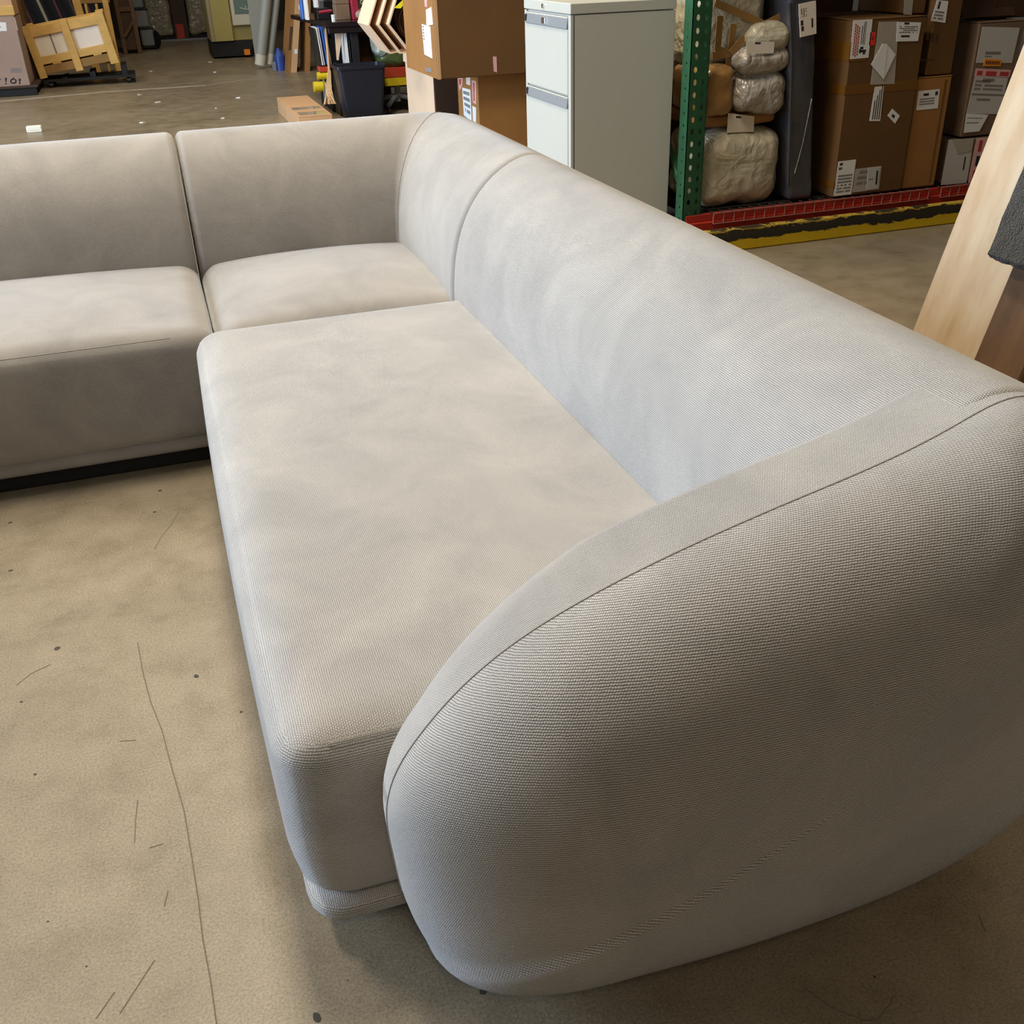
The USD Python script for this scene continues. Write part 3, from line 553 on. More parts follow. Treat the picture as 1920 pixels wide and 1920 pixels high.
# narrow carton at its right, and one on top
t = carton('narrow_carton', 'narrow light brown carton with one white label, beside the tall labelled carton', 3.41, 3.60, BY + 0.01, BY + 0.5, DZ, 0.668, 'kraft')
sticker(t, 'shipping_label', 1, BY + 0.01, w((1722, 171), (1762, 167), (1758, 203), (1718, 207)), [(.25, .15, .5, .28), (.8, .1, .92, .3)] + print_rows(.1, .4, .8, .8, 3, 'ink_grey', 4))
part(t, 'edge_tape', [box(3.56, 3.572, BY + 0.0085, BY + 0.2, DZ + 0.02, 0.65, 0.0004)], 'kraft_tape', False)
t = carton('narrow_carton', 'narrow brown carton with tall hand marks, stacked on the light narrow carton', 3.455, 3.60, BY + 0.02, BY + 0.45, 0.672, 1.30, 'kraft_brown')
sticker(t, 'shipping_label', 1, BY + 0.02, w((1757, 0), (1778, 2), (1772, 43), (1745, 39)), [(.2, .05, .35, .4)] + print_rows(.1, .5, .8, .95, 3, 'ink_grey', 6))
part(t, 'print', [plate([P_(1737 + 9 * i, 62 + 2 * i, BY + 0.02), P_(1742 + 9 * i, 61, BY + 0.02), P_(1741 + 9 * i, 75 + 5 * i, BY + 0.02), P_(1736 + 9 * i, 76, BY + 0.02)], (0, -1, 0), 0.0005) for i in range(3)] + [plate([P_(1722, 112, BY + 0.02), P_(1752, 111, BY + 0.02), P_(1752, 113, BY + 0.02), P_(1722, 114, BY + 0.02)], (0, -1, 0), 0.0005)], 'kraft_dark', False)
t = carton('narrow_carton', 'narrow brown carton with a taped edge, behind the tall labelled carton', 3.34, 3.43, BY + 0.06, BY + 0.45, 0.934, 1.4, 'kraft_brown')
sticker(t, 'tape_label', 1, BY + 0.06, w((1696, 0), (1712, 0), (1709, 28), (1694, 27)), [], 'pouch_plastic')
# right stack
t = carton('printed_carton', 'wide brown carton with white, orange and pink labels on the right of the rack', 3.722, 3.985, BY + 0.03, BY + 0.48, 0.376, 0.884, 'kraft_grey')
qy = BY + 0.03
sticker(t, 'shipping_label', 1, qy, w((1842, 50), (1912, 52), (1897, 118), (1830, 118)), [(.2, .68, .62, .76, 'ink_grey'), (.2, .8, .4, .83, 'ink_grey')], 'paper_grey')
sticker(t, 'sticker', 1, qy - 0.002, w((1846, 110), (1877, 112), (1876, 124), (1843, 124)), [(.1 + .12 * i, .25, .19 + .12 * i, .75, 'ink_brown') for i in range(7)], 'sticker_orange', label='small orange sticker with brown letters')
sticker(t, 'shipping_label', 1, qy, w((1830, 128), (1896, 131), (1892, 145), (1827, 143)), [(.05, .3, .2, .85, 'ink_red'), (.3, .3, .6, .9, 'ink_red'), (.7, .3, .95, .85, 'ink_red')], 'paper_pink', label='pink strip with red print')
sticker(t, 'packing_slip', 1, qy, w((1828, 143), (1890, 146), (1874, 214), (1812, 213)), [(.25, .04, .6, .12, 'ink_grey')] + print_rows(.05, .1, .5, .4, 3, 'ink_grey', 12) + print_rows(.5, .2, .9, .4, 2, 'ink_grey', 13) + [(.02, .45, .98, .5, 'ink_grey'), (.2, .58, .6, .64, 'ink_grey')], 'paper_grey')
sticker(t, 'packing_slip', 1, qy - 0.003, w((1812, 213), (1853, 215), (1836, 246), (1807, 249)), [(.05, .2, .8, .24, 'ink_grey'), (.05, .45, .7, .5, 'ink_grey')], 'paper_white', label='curled slip')
t = carton('lower_carton', 'brown carton under the wide printed carton on the rack', 3.655, 4.10, BY + 0.02, BY + 0.48, DZ, 0.372, 'kraft_grey', flap=False)
qy = BY + 0.02
sticker(t, 'packing_slip', 1, qy, w((1779, 262), (1826, 259), (1812, 343), (1764, 347)), [(.75, .4, .8, .7)], 'paper_grey')
sticker(t, 'packing_slip', 1, qy - 0.002, w((1785, 262), (1826, 259), (1821, 283), (1795, 288)), [], 'pouch_plastic')
sticker(t, 'shipping_label', 1, qy, w((1831, 259), (1852, 258), (1836, 342), (1815, 343)), [(.3, .05, .6, .3, 'ink_red'), (.3, .4, .6, .62, 'ink_black'), (.25, .72, .6, .9, 'ink_red')], 'paper_pink', label='pink label with red print')
t = carton('dark_carton', 'dark purple-brown carton on top of the printed carton', 3.86, 4.4, BY + 0.12, BY + 0.6, 0.888, 1.4, 'kraft_dark')
part(t, 'flap', rotated(box(3.68, 3.98, BY + 0.10, BY + 0.105, 0.90, 1.02), -0.5, (1, 0, 0), (3.9, BY + 0.1, 0.90)), 'kraft_dark')
carton('dark_carton', 'dark brown carton deep in the rack, above the tall labelled carton', 2.95, 3.34, 4.75, 5.2, DZ, 1.5, 'kraft_dark')
carton('dark_carton', 'shadowed brown carton deep in the rack behind the plastic bundles', 2.36, 2.9, 4.85, 5.2, DZ, 1.45, 'kraft_brown')

# ------------------------------------------------------------------ plastic wrapped goods
def wrinkle(mesh, amp, sc, seed, subdiv=0):
    m = tri(mesh).copy()
    for _ in range(subdiv): m = m.subdivide()
    n = m.vertex_normals; v = np.array(m.vertices)
    f = meshkit.fbm(v * sc + seed * 7.3, 4, seed); g = np.abs(meshkit.noise(v * sc * 0.7 + 31 + seed, seed + 5)) 
    m.vertices = v + n * (amp * (f - f.mean()) * 2.0 - amp * 0.8 * (1 - np.clip(g * 3, 0, 1)))[:, None]; return m
def bundle(name, label, x0, x1, y0, y1, z0, z1, m, r=0.06, amp=0.012, sc=11, seed=1, fn=None, crown=(0.01, 0.015, 0.02)):
    rr = min(r, (x1 - x0) * .45, (z1 - z0) * .45, (y1 - y0) * .45)
    t = thing(name, label, 'package', ((x0 + x1) / 2, (y0 + y1) / 2, z0)); part(t, 'wrap', wrinkle(cushion(x0, x1, y0, y1, z0, z1, (rr, rr, rr), crown, n=40, fn=fn), amp, sc, seed), m, True); return t
def sag_low(v):
    k = np.clip((v[:, 0] - 2.66) / 0.2, 0, 1); v[:, 2] -= 0.0 * k; return v
t = bundle('wrapped_bundle', 'white plastic wrapped bundle at the bottom of the rack by the green post', 2.335, 2.748, BY + 0.05, BY + 0.43, DZ, 0.49, 'wrap_white', 0.07, 0.012, 9, 1)
t = bundle('wrapped_bundle', 'brown paper parcel with a white slip between the plastic bundles', 2.33, 2.72, BY + 0.09, BY + 0.43, 0.515, 0.565, 'kraft', 0.02, 0.004, 9, 2)
sticker(t, 'packing_slip', 1, BY + 0.072, w((1365, 212), (1414, 218), (1413, 247), (1363, 249)), [(.3, .1, .5, .2)], 'panel_white', label='cream paper slip')
def droop(v):
    k = np.clip((v[:, 0] - 2.55) / 0.3, 0, 1); v[:, 2] -= 0.09 * k ** 1.5 * (1 - np.clip((v[:, 2] - 0.5) / 0.3, 0, 1) * 0.75); v[:, 1] -= 0.03 * k; return v
t = bundle('wrapped_bundle', 'crumpled clear plastic bag drooping over the parcel on the rack', 2.48, 2.735, BY + 0.04, BY + 0.4, 0.575, 0.74, 'wrap_clear', 0.06, 0.02, 10, 3, droop)
t = bundle('wrapped_bundle', 'brown tan sheet bundle bound with tape against the green post', 2.335, 2.475, BY + 0.06, BY + 0.4, 0.57, 0.76, 'strap_tan', 0.03, 0.012, 13, 4)
t = bundle('wrapped_bundle', 'lower grey plastic roll taped with tan straps, above the crumpled bag', 2.48, 2.735, BY + 0.03, BY + 0.135, 0.742, 0.83, 'wrap_clear', 0.05, 0.008, 9, 5)
t = bundle('wrapped_bundle', 'white foam parcel in clear plastic with a cream slip, near the dark wrapped panel', 2.54, 2.73, BY + 0.03, BY + 0.135, 0.832, 0.92, 'wrap_white', 0.045, 0.010, 11, 6)
sticker(t, 'packing_slip', 1, BY + 0.022, w((1400, 78), (1452, 78), (1450, 100), (1399, 101)), [(.3, .05, .5, .2)], 'panel_white', label='cream paper slip')
t = bundle('wrapped_bundle', 'tall white foam bundle crossed by tan straps at the top of the heap', 2.335, 2.66, BY + 0.15, BY + 0.45, 0.765, 1.28, 'wrap_white', 0.05, 0.012, 8, 7)
def strap(p, q, wd=0.035, y=BY + 0.128):
    a, b = P_(*p, y), P_(*q, y); d = _n(b - a); s = np.cross(d, [0, 1.0, 0]) * wd / 2; return plate([a - s, b - s, b + s, a + s], (0, -1, 0), 0.004)
sk = 0
for p, q in (((1340, 5), (1470, 62)), ((1375, 45), (1365, 130)), ((1342, 92), (1460, 130)), ((1335, 105), (1400, 95)), ((1435, 45), (1482, 22)), ((1395, 70), (1370, 100)), ((1350, 30), (1345, 95))):
    part(t, 'strap', strap(p, q, 0.03, BY + 0.128 - 0.0055 * sk), 'strap_tan', False); sk += 1
t = bundle('wrapped_bundle', 'small clear plastic bag behind the green post', 2.335, 2.43, 4.742, 4.84, 0.604, 0.9, 'wrap_clear', 0.04, 0.015, 12, 8)
carton('post_carton', 'shadowed carton standing behind the green rack post', 2.33, 2.6, 4.74, 4.84, DZ, 0.6, 'kraft_grey')
def panel_lean(v): v[:, 0] -= 0.11 * (v[:, 2] - DZ); return v
t = thing('wrapped_package', 'tall dark grey panel in shiny plastic wrap beside the tall labelled carton', 'package', (2.88, BY + 0.2, DZ))
part(t, 'wrap', wrinkle(cushion(2.79, 2.925, BY + 0.03, BY + 0.42, DZ, 1.34, (0.02, 0.02, 0.02), (0.004, 0.006, 0), n=44, fn=panel_lean), 0.006, 8, 9), 'wrap_dark', True)
part(t, 'fold', tube([P_(1480, 5, BY + 0.028), P_(1484, 110, BY + 0.026), P_(1480, 250, BY + 0.026), P_(1477, 350, BY + 0.028)], 0.006), 'wrap_dark')
part(t, 'fold', tube([P_(1522, 185, BY + 0.024), P_(1505, 270, BY + 0.022), P_(1490, 325, BY + 0.025)], 0.0025), 'wrap_grey')
sticker(t, 'shipping_label', 1, BY + 0.021, w((1497, 8), (1529, 1), (1530, 63), (1500, 70)), [(.06, .5, .2, .65), (.08, .68, .22, .82), (.7, .5, .8, .78)] + print_rows(.15, .1, .4, .5, 3, 'ink_grey', 15, .5, True), 'panel_white', t=0.004)

# ------------------------------------------------------------------ plywood sheets on their cart, behind the sofa
LEAN = math.radians(15.0); eu = np.array([math.sin(LEAN), 0, math.cos(LEAN)]); en = np.array([-math.cos(LEAN), 0, math.sin(LEAN)]); ey = np.array([0, 1.0, 0])
base = np.array([1.52, 0.55, 0.09])
t = thing('plywood_sheet', 'pale plywood sheet leaning on a cart behind the sofa', 'plywood sheet', base)
part(t, 'face_veneer', frame_box(base, ey, eu, -en, 1.36, 1.45, 0.004, 0.0006), 'plywood')
part(t, 'core', frame_box(base - en * 0.0042, ey, eu, -en, 1.359, 1.45, 0.012, 0.0006), 'plywood_edge')
b2 = base - en * 0.02 + ey * 0.012
t = thing('plywood_sheet', 'second plywood sheet, just showing behind the front plywood sheet', 'plywood sheet', b2)
part(t, 'face_veneer', frame_box(b2, ey, _n(eu + ey * 0.012), -en, 1.36, 1.45, 0.004, 0.0006), 'plywood')
part(t, 'core', frame_box(b2 - en * 0.0042, ey, _n(eu + ey * 0.012), -en, 1.359, 1.45, 0.012, 0.0006), 'plywood_edge')
ct = thing('panel_cart', 'brown timber panel cart with a grey carpet padded upright', 'cart', (1.6, 1.2, 0))
o = base + en * 0.006 + ey * 0.985
part(ct, 'upright', frame_box(o, ey, eu, en, 0.135, 1.3, 0.03), 'timber_brown')
pad = frame_box(o + eu * 0.585 - ey * 0.035 + en * -0.002, ey, eu, en, 0.21, 0.8, 0.075, 0.008)
for _ in range(5): pad = pad.subdivide()
pad.vertices = pad.vertices + pad.vertex_normals * (0.006 * (meshkit.fbm(np.array(pad.vertices) * 60, 3, 2) - 0.5) * 2)[:, None]
part(ct, 'carpet_pad', pad, 'carpet_grey', 60, label='grey carpet wrapped round the upright')
part(ct, 'bed', [box(1.42, 2.3, 0.5, 2.0, 0.05, 0.088)], 'timber_brown')
part(ct, 'upright', frame_box(np.array([2.2, 1.5, 0.088]), ey, np.array([-math.sin(.2), 0, math.cos(.2)]), np.array([math.cos(.2), 0, math.sin(.2)]), 0.09, 1.2, 0.05), 'timber_brown')
for (x, y) in ((1.5, 0.6), (1.5, 1.9), (2.2, 0.6), (2.2, 1.9)): part(ct, 'caster', cyl((x - 0.015, y, 0.026), (x + 0.015, y, 0.026), 0.026), 'black_plastic')

# ------------------------------------------------------------------ cartons between the desk and the filing cabinet
def edge_box(y0, left_px, right_px, top, bot, depth, z0=None):
    a, b = P_(*left_px, y0), P_(*right_px, y0); return a[0], b[0]
# lower carton on the floor, big carton on it
lx = P_(894, 141, 6.0)[0]
t = carton('labelled_carton', 'light brown carton with pink and white labels, against the filing cabinet', lx, lx + 0.42, 6.0, 6.42, 0, P_(894, 141, 6.0)[2], 'kraft')
zt = P_(894, 141, 6.0)[2]
def side(px, py): return at(px, py, 0, lx)
def sq(*px): return px
sticker(t, 'shipping_label', 0, lx, sq((859, 144), (868, 144), (867, 160), (862, 170)), [(.2, .2, .6, .7, 'ink_red')], 'paper_pink', label='pink label')
sticker(t, 'shipping_label', 0, lx, sq((874, 144), (882, 145), (882, 160), (875, 158)), [], 'paper_white')
sticker(t, 'shipping_label', 0, lx, sq((885, 150), (893, 152), (893, 196), (887, 192)), [(.3, .1, .6, .9, 'ink_red')], 'paper_pink', label='pink label')
sticker(t, 'packing_slip', 0, lx, sq((867, 164), (882, 168), (885, 228), (870, 216)), print_rows(.1, .1, .9, .9, 4, 'ink_grey', 3), 'paper_white')
sticker(t, 'packing_slip', 0, lx - 0.001, sq((886, 198), (893, 202), (893, 232), (887, 226)), [], 'paper_white')
gx = P_(821, 147, 5.9)[0]; gz = zt + 0.002
t = carton('large_carton', 'large brown carton with white labels on its side, stacked by the filing cabinet', gx, gx + 0.66, 5.9, 6.62, gz, gz + 0.62, 'kraft_brown')
part(t, 'edge_tape', box(gx + 0.001, gx + 0.02, 5.8985, 5.91, gz, gz + 0.6, 0.0005), 'kraft_light', False)
part(t, 'side_panel', box(gx - 0.002, gx, 5.902, 6.615, gz + 0.002, gz + 0.612, 0.0005), 'kraft')  # lit side of the carton, painted lighter than the body
g2 = gx - 0.0022
sticker(t, 'packing_slip', 0, g2, sq((791, 45), (807, 50), (811, 110), (796, 102)), [(.1, .05 + .1 * i, .2, .09 + .1 * i) for i in range(5)], 'paper_white')
sticker(t, 'shipping_label', 0, g2, sq((799, 18), (809, 13), (812, 46), (800, 49)), [], 'paper_white')
sticker(t, 'shipping_label', 0, g2, sq((796, 0), (801, 0), (801, 14), (797, 12)), [], 'paper_pink')
sticker(t, 'stamp', 0, g2, sq((797, 126), (810, 128), (810, 136), (798, 134)), [], 'ink_grey')
sticker(t, 'small_label', 1, 5.9, sq((924, 106), (931, 106), (932, 136), (926, 134)), [], 'paper_pink')
# tall carton with rolled hexagonal tubes on top
tx = P_(813, 150, 6.75)[0]
t = carton('tall_carton', 'tall upright carton, its lit side painted pale, between the desk and the stacked cartons', tx, tx + 0.52, 6.75, 7.5, 0, P_(806, 92, 6.75)[2] + 0.0, 'kraft_dark')
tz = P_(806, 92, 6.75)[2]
part(t, 'side_panel', box(tx - 0.003, tx, 6.752, 7.5, 0.002, tz - 0.006, 0.0005), 'kraft_pale')  # lit side painted pale; the body has the tone of its shaded front
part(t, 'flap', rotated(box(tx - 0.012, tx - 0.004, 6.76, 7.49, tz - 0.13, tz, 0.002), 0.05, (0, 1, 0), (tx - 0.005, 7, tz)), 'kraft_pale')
def hexring(c, R, r, y0, y1, k=0.0):
    a = np.arange(6) * np.pi / 3 + k; P = Polygon(np.stack([c[0] + R * np.cos(a), c[1] + R * np.sin(a)], 1), [np.stack([c[0] + r * np.cos(a), c[1] + r * np.sin(a)], 1)[::-1]])
    m = trimesh.creation.extrude_polygon(P, y1 - y0); v = m.vertices.copy(); m.vertices = np.stack([v[:, 0], y0 + v[:, 2], v[:, 1]], 1); m.fix_normals(); return m
hc = P_(792, 34, 6.85); hs = 0.0052
t = thing('hexagonal_carton', 'open six-sided cardboard tube of nested layers on the tall carton', 'box', (hc[0], 7.0, tz))
for k in range(3):
    s = -0.055 * k; part(t, 'layer', hexring((hc[0] + s - 0.005, hc[2] - 0.003 * k), 0.215 - 0.002 * k, 0.205 - 0.002 * k, 6.85 + 0.05 * k, 7.3, 0.12), 'kraft_pale')
part(t, 'back_panel', hexring((hc[0] - 0.02, hc[2]), 0.203, 0.001, 7.26, 7.29, 0.12), 'kraft_dark')  # dark sheet standing for the dark hollow of the tube
q = [at(757, -8, 1, 6.84), at(764, 1, 1, 6.84)]
part(t, 'sticker', plate([P_(739, 15, 6.846), P_(757, -2, 6.846), P_(765, -2, 6.846), P_(751, 16, 6.846)], (0, -1, 0), 0.002), 'sticker_yellow', False, label='bright yellow sticker')
cc = P_(779, 38, 6.9)
t2 = thing('cable_coil', 'brown coil of wound strip inside the hexagonal carton', 'coil', (cc[0], 6.95, cc[2]))
sp = [(cc[0] + (0.02 + 0.0035 * a) * math.cos(a), 6.93, cc[2] + (0.02 + 0.0035 * a) * math.sin(a)) for a in np.linspace(0, 9 * np.pi, 160)]
part(t2, 'winding', tube(sp, 0.009, 6), 'kraft_dark'); part(t2, 'core', cyl((cc[0], 6.92, cc[2]), (cc[0], 7.1, cc[2]), 0.02), 'kraft_brown')
part(t2, 'winding', [cyl((cc[0], 6.95, cc[2]), (cc[0], 7.1, cc[2]), 0.115)], 'kraft_brown')

# ------------------------------------------------------------------ flat carton on the floor
fx0, fx1, fy0, fy1, fz = 1.075, 1.345, 8.55, 9.85, 0.13
t = carton('flat_carton', 'low long cardboard box on the floor behind the sofa, left of the black bin', fx0, fx1, fy0, fy1, 0, fz, 'kraft_light')
part(t, 'tape', [box(fx0 + 0.02, fx1 - 0.02, 8.95, 9.1, fz, fz + 0.001, 0.0004), box(fx0 + 0.03, fx1 - 0.03, 8.62, 8.8, fz, fz + 0.001, 0.0004)], 'pouch_plastic', False)

# ------------------------------------------------------------------ desk and what is on, under and beside it
DX, DY, DT = 1.495, 9.3, 0.735
t = thing('desk', 'dark desk with a rounded glossy edge, cluttered on top', 'desk', (1.9, 9.9, 0))
part(t, 'desktop', trimesh.convex.convex_hull(np.array([(x, y, z) for z in (DT - 0.035, DT) for x, y in ((DX, DY), (3.0, DY), (3.0, 10.75), (1.40, 10.75))])), 'desk_black'); part(t, 'edge_rail', box(DX + 0.01, 2.98, DY + 0.012, DY + 0.03, DT - 0.085, DT - 0.036), 'desk_black')
part(t, 'leg', box(DX + 0.03, DX + 0.08, DY + 0.34, DY + 0.39, 0, DT - 0.036), 'black_matte'); part(t, 'leg', box(DX + 0.03, DX + 0.08, 10.2, 10.25, 0, DT - 0.036), 'black_matte'); part(t, 'side_panel', box(DX + 0.04, DX + 0.06, DY + 0.4, 10.2, 0, 0.25), 'black_matte'); part(t, 'back_panel', box(DX + 0.06, 2.95, 10.25, 10.3, 0.1, DT - 0.036), 'black_matte')
part(t, 'leg', box(P_(656, 60, 9.35)[0], P_(671, 60, 9.35)[0], 9.35, 9.42, 0, DT - 0.036), 'black_matte')
def pbox(name, label, cat, y, a, b, d, m, parent=None, b_=0.004, group=None, smooth=30):
    p, q = P_(*a, y), P_(*b, y)
    return single(name, box(min(p[0], q[0]), max(p[0], q[0]), y, y + d, min(p[2], q[2]), max(p[2], q[2]), b_), m, label, cat, group=group, smooth=smooth)
def dbox(name, label, cat, y, a, b, d, m, z0, group=None):
    """a box standing on height z0, its front at y, its left-top and right edge taken at pixels a and b"""
    p, q = P_(*a, y), P_(*b, y); return single(name, box(p[0], q[0], y, y + d, z0, max(p[2], z0 + 0.008)), m, label, cat, group=group)
# bin
bx0, bx1 = P_(630, 126, 9.0)[0], P_(726, 126, 9.0)[0]; bw = bx1 - bx0; bz = P_(640, 126, 9.0)[2]
t = thing('waste_bin', 'black plastic waste bin in front of the desk', 'waste bin', ((bx0 + bx1) / 2, 9.15, 0))
def taper(x0, x1, y0, y1, z0, z1, ins, r=0.02):
    P = []
    for z, i in ((z0, ins), (z1, 0)):
        for sx, sy in ((0, 0), (1, 0), (1, 1), (0, 1)):
            cx = x0 + i + r if sx == 0 else x1 - i - r; cy = y0 + i + r if sy == 0 else y1 - i - r
            for a in np.linspace(0, 2 * np.pi, 16, endpoint=False): P.append((cx + r * math.cos(a), cy + r * math.sin(a), z))
    return trimesh.convex.convex_hull(np.array(P))
def man(m): m = tri(m); return manifold3d.Manifold(manifold3d.Mesh(np.array(m.vertices, np.float32), np.array(m.faces, np.uint32)))
shell = man(taper(bx0 + 0.012, bx1 - 0.012, 9.0, 9.3, 0, bz, 0.045, 0.03)) - man(taper(bx0 + 0.017, bx1 - 0.017, 9.005, 9.295, 0.01, bz + 0.02, 0.045, 0.028))
part(t, 'body', shell, 'bin_plastic')
rim = man(taper(bx0, bx1, 8.99, 9.31, bz - 0.022, bz, 0.0, 0.03)) - man(taper(bx0 + 0.014, bx1 - 0.014, 9.004, 9.296, bz - 0.04, bz + 0.02, 0.0, 0.028))
part(t, 'rim', rim, 'bin_plastic')
# under the desk
ux0, ux1 = P_(627, 100, 9.36)[0], P_(657, 100, 9.36)[0]
uz = P_(640, 125, 9.36)[2]
t = thing('storage_box', 'open black storage box holding papers under the desk', 'storage box', ((ux0 + ux1) / 2, 9.5, 0))
part(t, 'body', [box(ux0, ux1, 9.345, 9.6, 0, uz), box(ux0, ux0 + 0.01, 9.345, 9.6, uz, uz + 0.03), box(ux1 - 0.006, ux1, 9.345, 9.6, uz, 0.6), box(ux0, ux1, 9.59, 9.6, uz, 0.6)], 'black_plastic')
q = [P_(628, 60, 9.37), P_(642, 61, 9.37), P_(635, 113, 9.37), P_(632, 113, 9.37)]
single('paper_wedge', trimesh.convex.convex_hull(np.vstack([q, np.array(q) + [0, 0.02, 0]])), 'kraft_pale', 'tan paper wedge upright in the black storage box', 'folder', smooth=False)
q = [P_(644, 60, 9.37), P_(649, 60, 9.37), P_(656, 124, 9.37), P_(650, 125, 9.37)]
single('white_binder', trimesh.convex.convex_hull(np.vstack([q, np.array(q) + [0, 0.18, 0]])), 'paper_white', 'white binder spine leaning in the black storage box', 'binder', smooth=False)
cz0 = P_(680, 122, 9.6)[2]
t = thing('drawer_unit', 'low black drawer unit under the desk, carrying a brown carton', 'drawer unit', (P_(687, 100, 9.6)[0], 9.8, 0))
part(t, 'body', box(P_(672, 100, 9.6)[0], P_(728, 100, 9.6)[0], 9.6, 10.1, 0, cz0), 'black_plastic'); part(t, 'drawer', box(P_(674, 100, 9.6)[0], P_(726, 100, 9.6)[0], 9.59, 9.6, 0.03, cz0 * 0.5), 'black_plastic'); part(t, 'drawer', box(P_(674, 100, 9.6)[0], P_(726, 100, 9.6)[0], 9.59, 9.6, cz0 * 0.53, cz0 - 0.02), 'black_plastic')
carton('under_desk_carton', 'brown carton under the desk beside the green plastic bag', P_(671, 100, 9.6)[0], P_(699, 100, 9.6)[0], 9.62, 9.95, cz0, P_(680, 59, 9.6)[2], 'kraft_brown')
single('grey_tray', box(P_(668, 60, 9.5)[0], P_(712, 60, 9.5)[0], 9.62, 9.9, P_(680, 58, 9.6)[2] + 0.004, P_(680, 50, 9.6)[2]), 'grey_plastic', 'grey tray lying on the brown carton under the desk', 'tray')
gx0, gx1 = P_(702, 100, 9.35)[0], P_(757, 100, 9.35)[0]; ga = P_(720, 126, 9.35)[2]; gb = P_(720, 58, 9.35)[2]
yb0 = P_(726, 130, 9.35)[0]
t = thing('tape_box', 'red and yellow box under the green plastic bag', 'box', (yb0 + 0.1, 9.45, 0.15))
zr = P_(740, 131, 9.35)[2]; zy = P_(740, 144, 9.35)[2]; zb = P_(740, 160, 9.35)[2]
part(t, 'lid', box(gx0 + 0.06, gx1 + 0.05, 9.3, 9.62, zy, ga - 0.002), 'red_paper'); part(t, 'body', box(gx0 + 0.06, gx1 + 0.02, 9.305, 9.61, zb, zy), 'yellow_plastic')
t = thing('plastic_bag', 'dark green goods in a clear plastic bag under the desk', 'bag', ((gx0 + gx1) / 2, 9.4, ga))
part(t, 'contents', wrinkle(cushion(gx0 + 0.02, gx1 + 0.02, 9.3, 9.56, ga, gb, (0.07, 0.07, 0.07), (0.01, 0.02, 0.02)), 0.02, 9, 11), 'bag_green', True)
part(t, 'wrap', wrinkle(cushion(gx0, gx0 + 0.15, 9.27, 9.5, ga + 0.09, gb + 0.02, (0.06, 0.06, 0.06), (0.01, 0.02, 0.02)), 0.02, 11, 12), 'bag_clear', True, label='crumpled clear plastic top')
# chair base with casters
ch = P_(742, 195, 9.3)
t = thing('chair_base', 'black and grey swivel chair base with casters beside the bin', 'chair base', (ch[0], 9.35, 0))
part(t, 'column', cyl((ch[0] + 0.05, 9.42, 0.08), (ch[0] + 0.05, 9.42, zb), 0.025), 'grey_plastic')
for a in np.arange(5) * 2 * np.pi / 5 + 0.4:
    e = np.array([ch[0] + 0.05 + 0.24 * math.cos(a), 9.42 + 0.2 * math.sin(a), 0.075]); l = part(t, 'leg', tube([(ch[0] + 0.05, 9.42, 0.13), tuple((np.array([ch[0] + 0.05, 9.42, 0.13]) + e) / 2 + [0, 0, .01]), tuple(e)], 0.02), 'grey_plastic')
    part(t, 'caster', cyl(e + [-.012, 0, -.047], e + [.012, 0, -.047], 0.028), 'black_plastic')
# beside the desk: hanging file, broom, tags
hx = DX - 0.09
t = thing('file_rack', 'rack of blue and white files hanging on the side of the desk', 'file rack', (hx, 9.6, 0.35))
for k, (c, dx) in enumerate((('black_plastic', 0.105), ('paper_white', 0.085), ('paper_grey', 0.07), ('blue_paper', 0.045), ('blue_paper', 0.03), ('machine_tan', 0.012))):
    part(t, 'file', rotated(box(DX + 0.025 - dx, DX + 0.033 - dx, 9.5, 9.8, 0.40, 0.69), -0.07, (0, 1, 0), (DX, 9.6, 0.69)), c)
t = thing('red_tag', 'red paper pad below the hanging blue files', 'pad', (hx, 9.55, 0.33)); part(t, 'sheet', box(DX - 0.07, DX + 0.028, 9.5, 9.62, 0.345, 0.385), 'red_paper')
for k in range(2):
    tt = thing('tape_roll', ['yellow tape roll directly under the red paper pad', 'lower yellow tape dispenser beside the broom'][k], 'tape', (hx, 9.55, 0.2 + 0.1 * (1 - k)))
    z = 0.315 - 0.085 * k; part(tt, 'roll', cyl((DX - 0.09 - 0.04 * k, 9.53, z), (DX + 0.02 - 0.05 * k, 9.53, z), 0.03 + 0.012 * k), 'yellow_plastic')
    part(tt, 'hanger', box(DX + 0.0 - 0.05 * k, DX + 0.03, 9.52, 9.54, z - 0.005, z + 0.005), 'yellow_plastic')
t = thing('broom', 'straw broom leaning on the side of the desk', 'broom', (DX - 0.02, 9.4, 0))
part(t, 'handle', cyl((DX + 0.005, 9.46, 0.30), (DX + 0.02, 9.5, 0.68), 0.011), 'kraft_light')
br = [tube([(DX + 0.005 + RNG.uniform(-.012, .012), 9.45, 0.36), (DX - 0.02 + RNG.uniform(-.03, .03), 9.43, 0.22), (DX - 0.03 + RNG.uniform(-.055, .055), 9.41 + RNG.uniform(-.02, .02), 0.10)], 0.0035, 5) for _ in range(46)]
part(t, 'bristles', br, 'bristle', True, kind='stuff'); part(t, 'stick', cyl((DX - 0.07, 9.42, 0.0), (DX - 0.055, 9.43, 0.30), 0.006), 'grey_plastic')
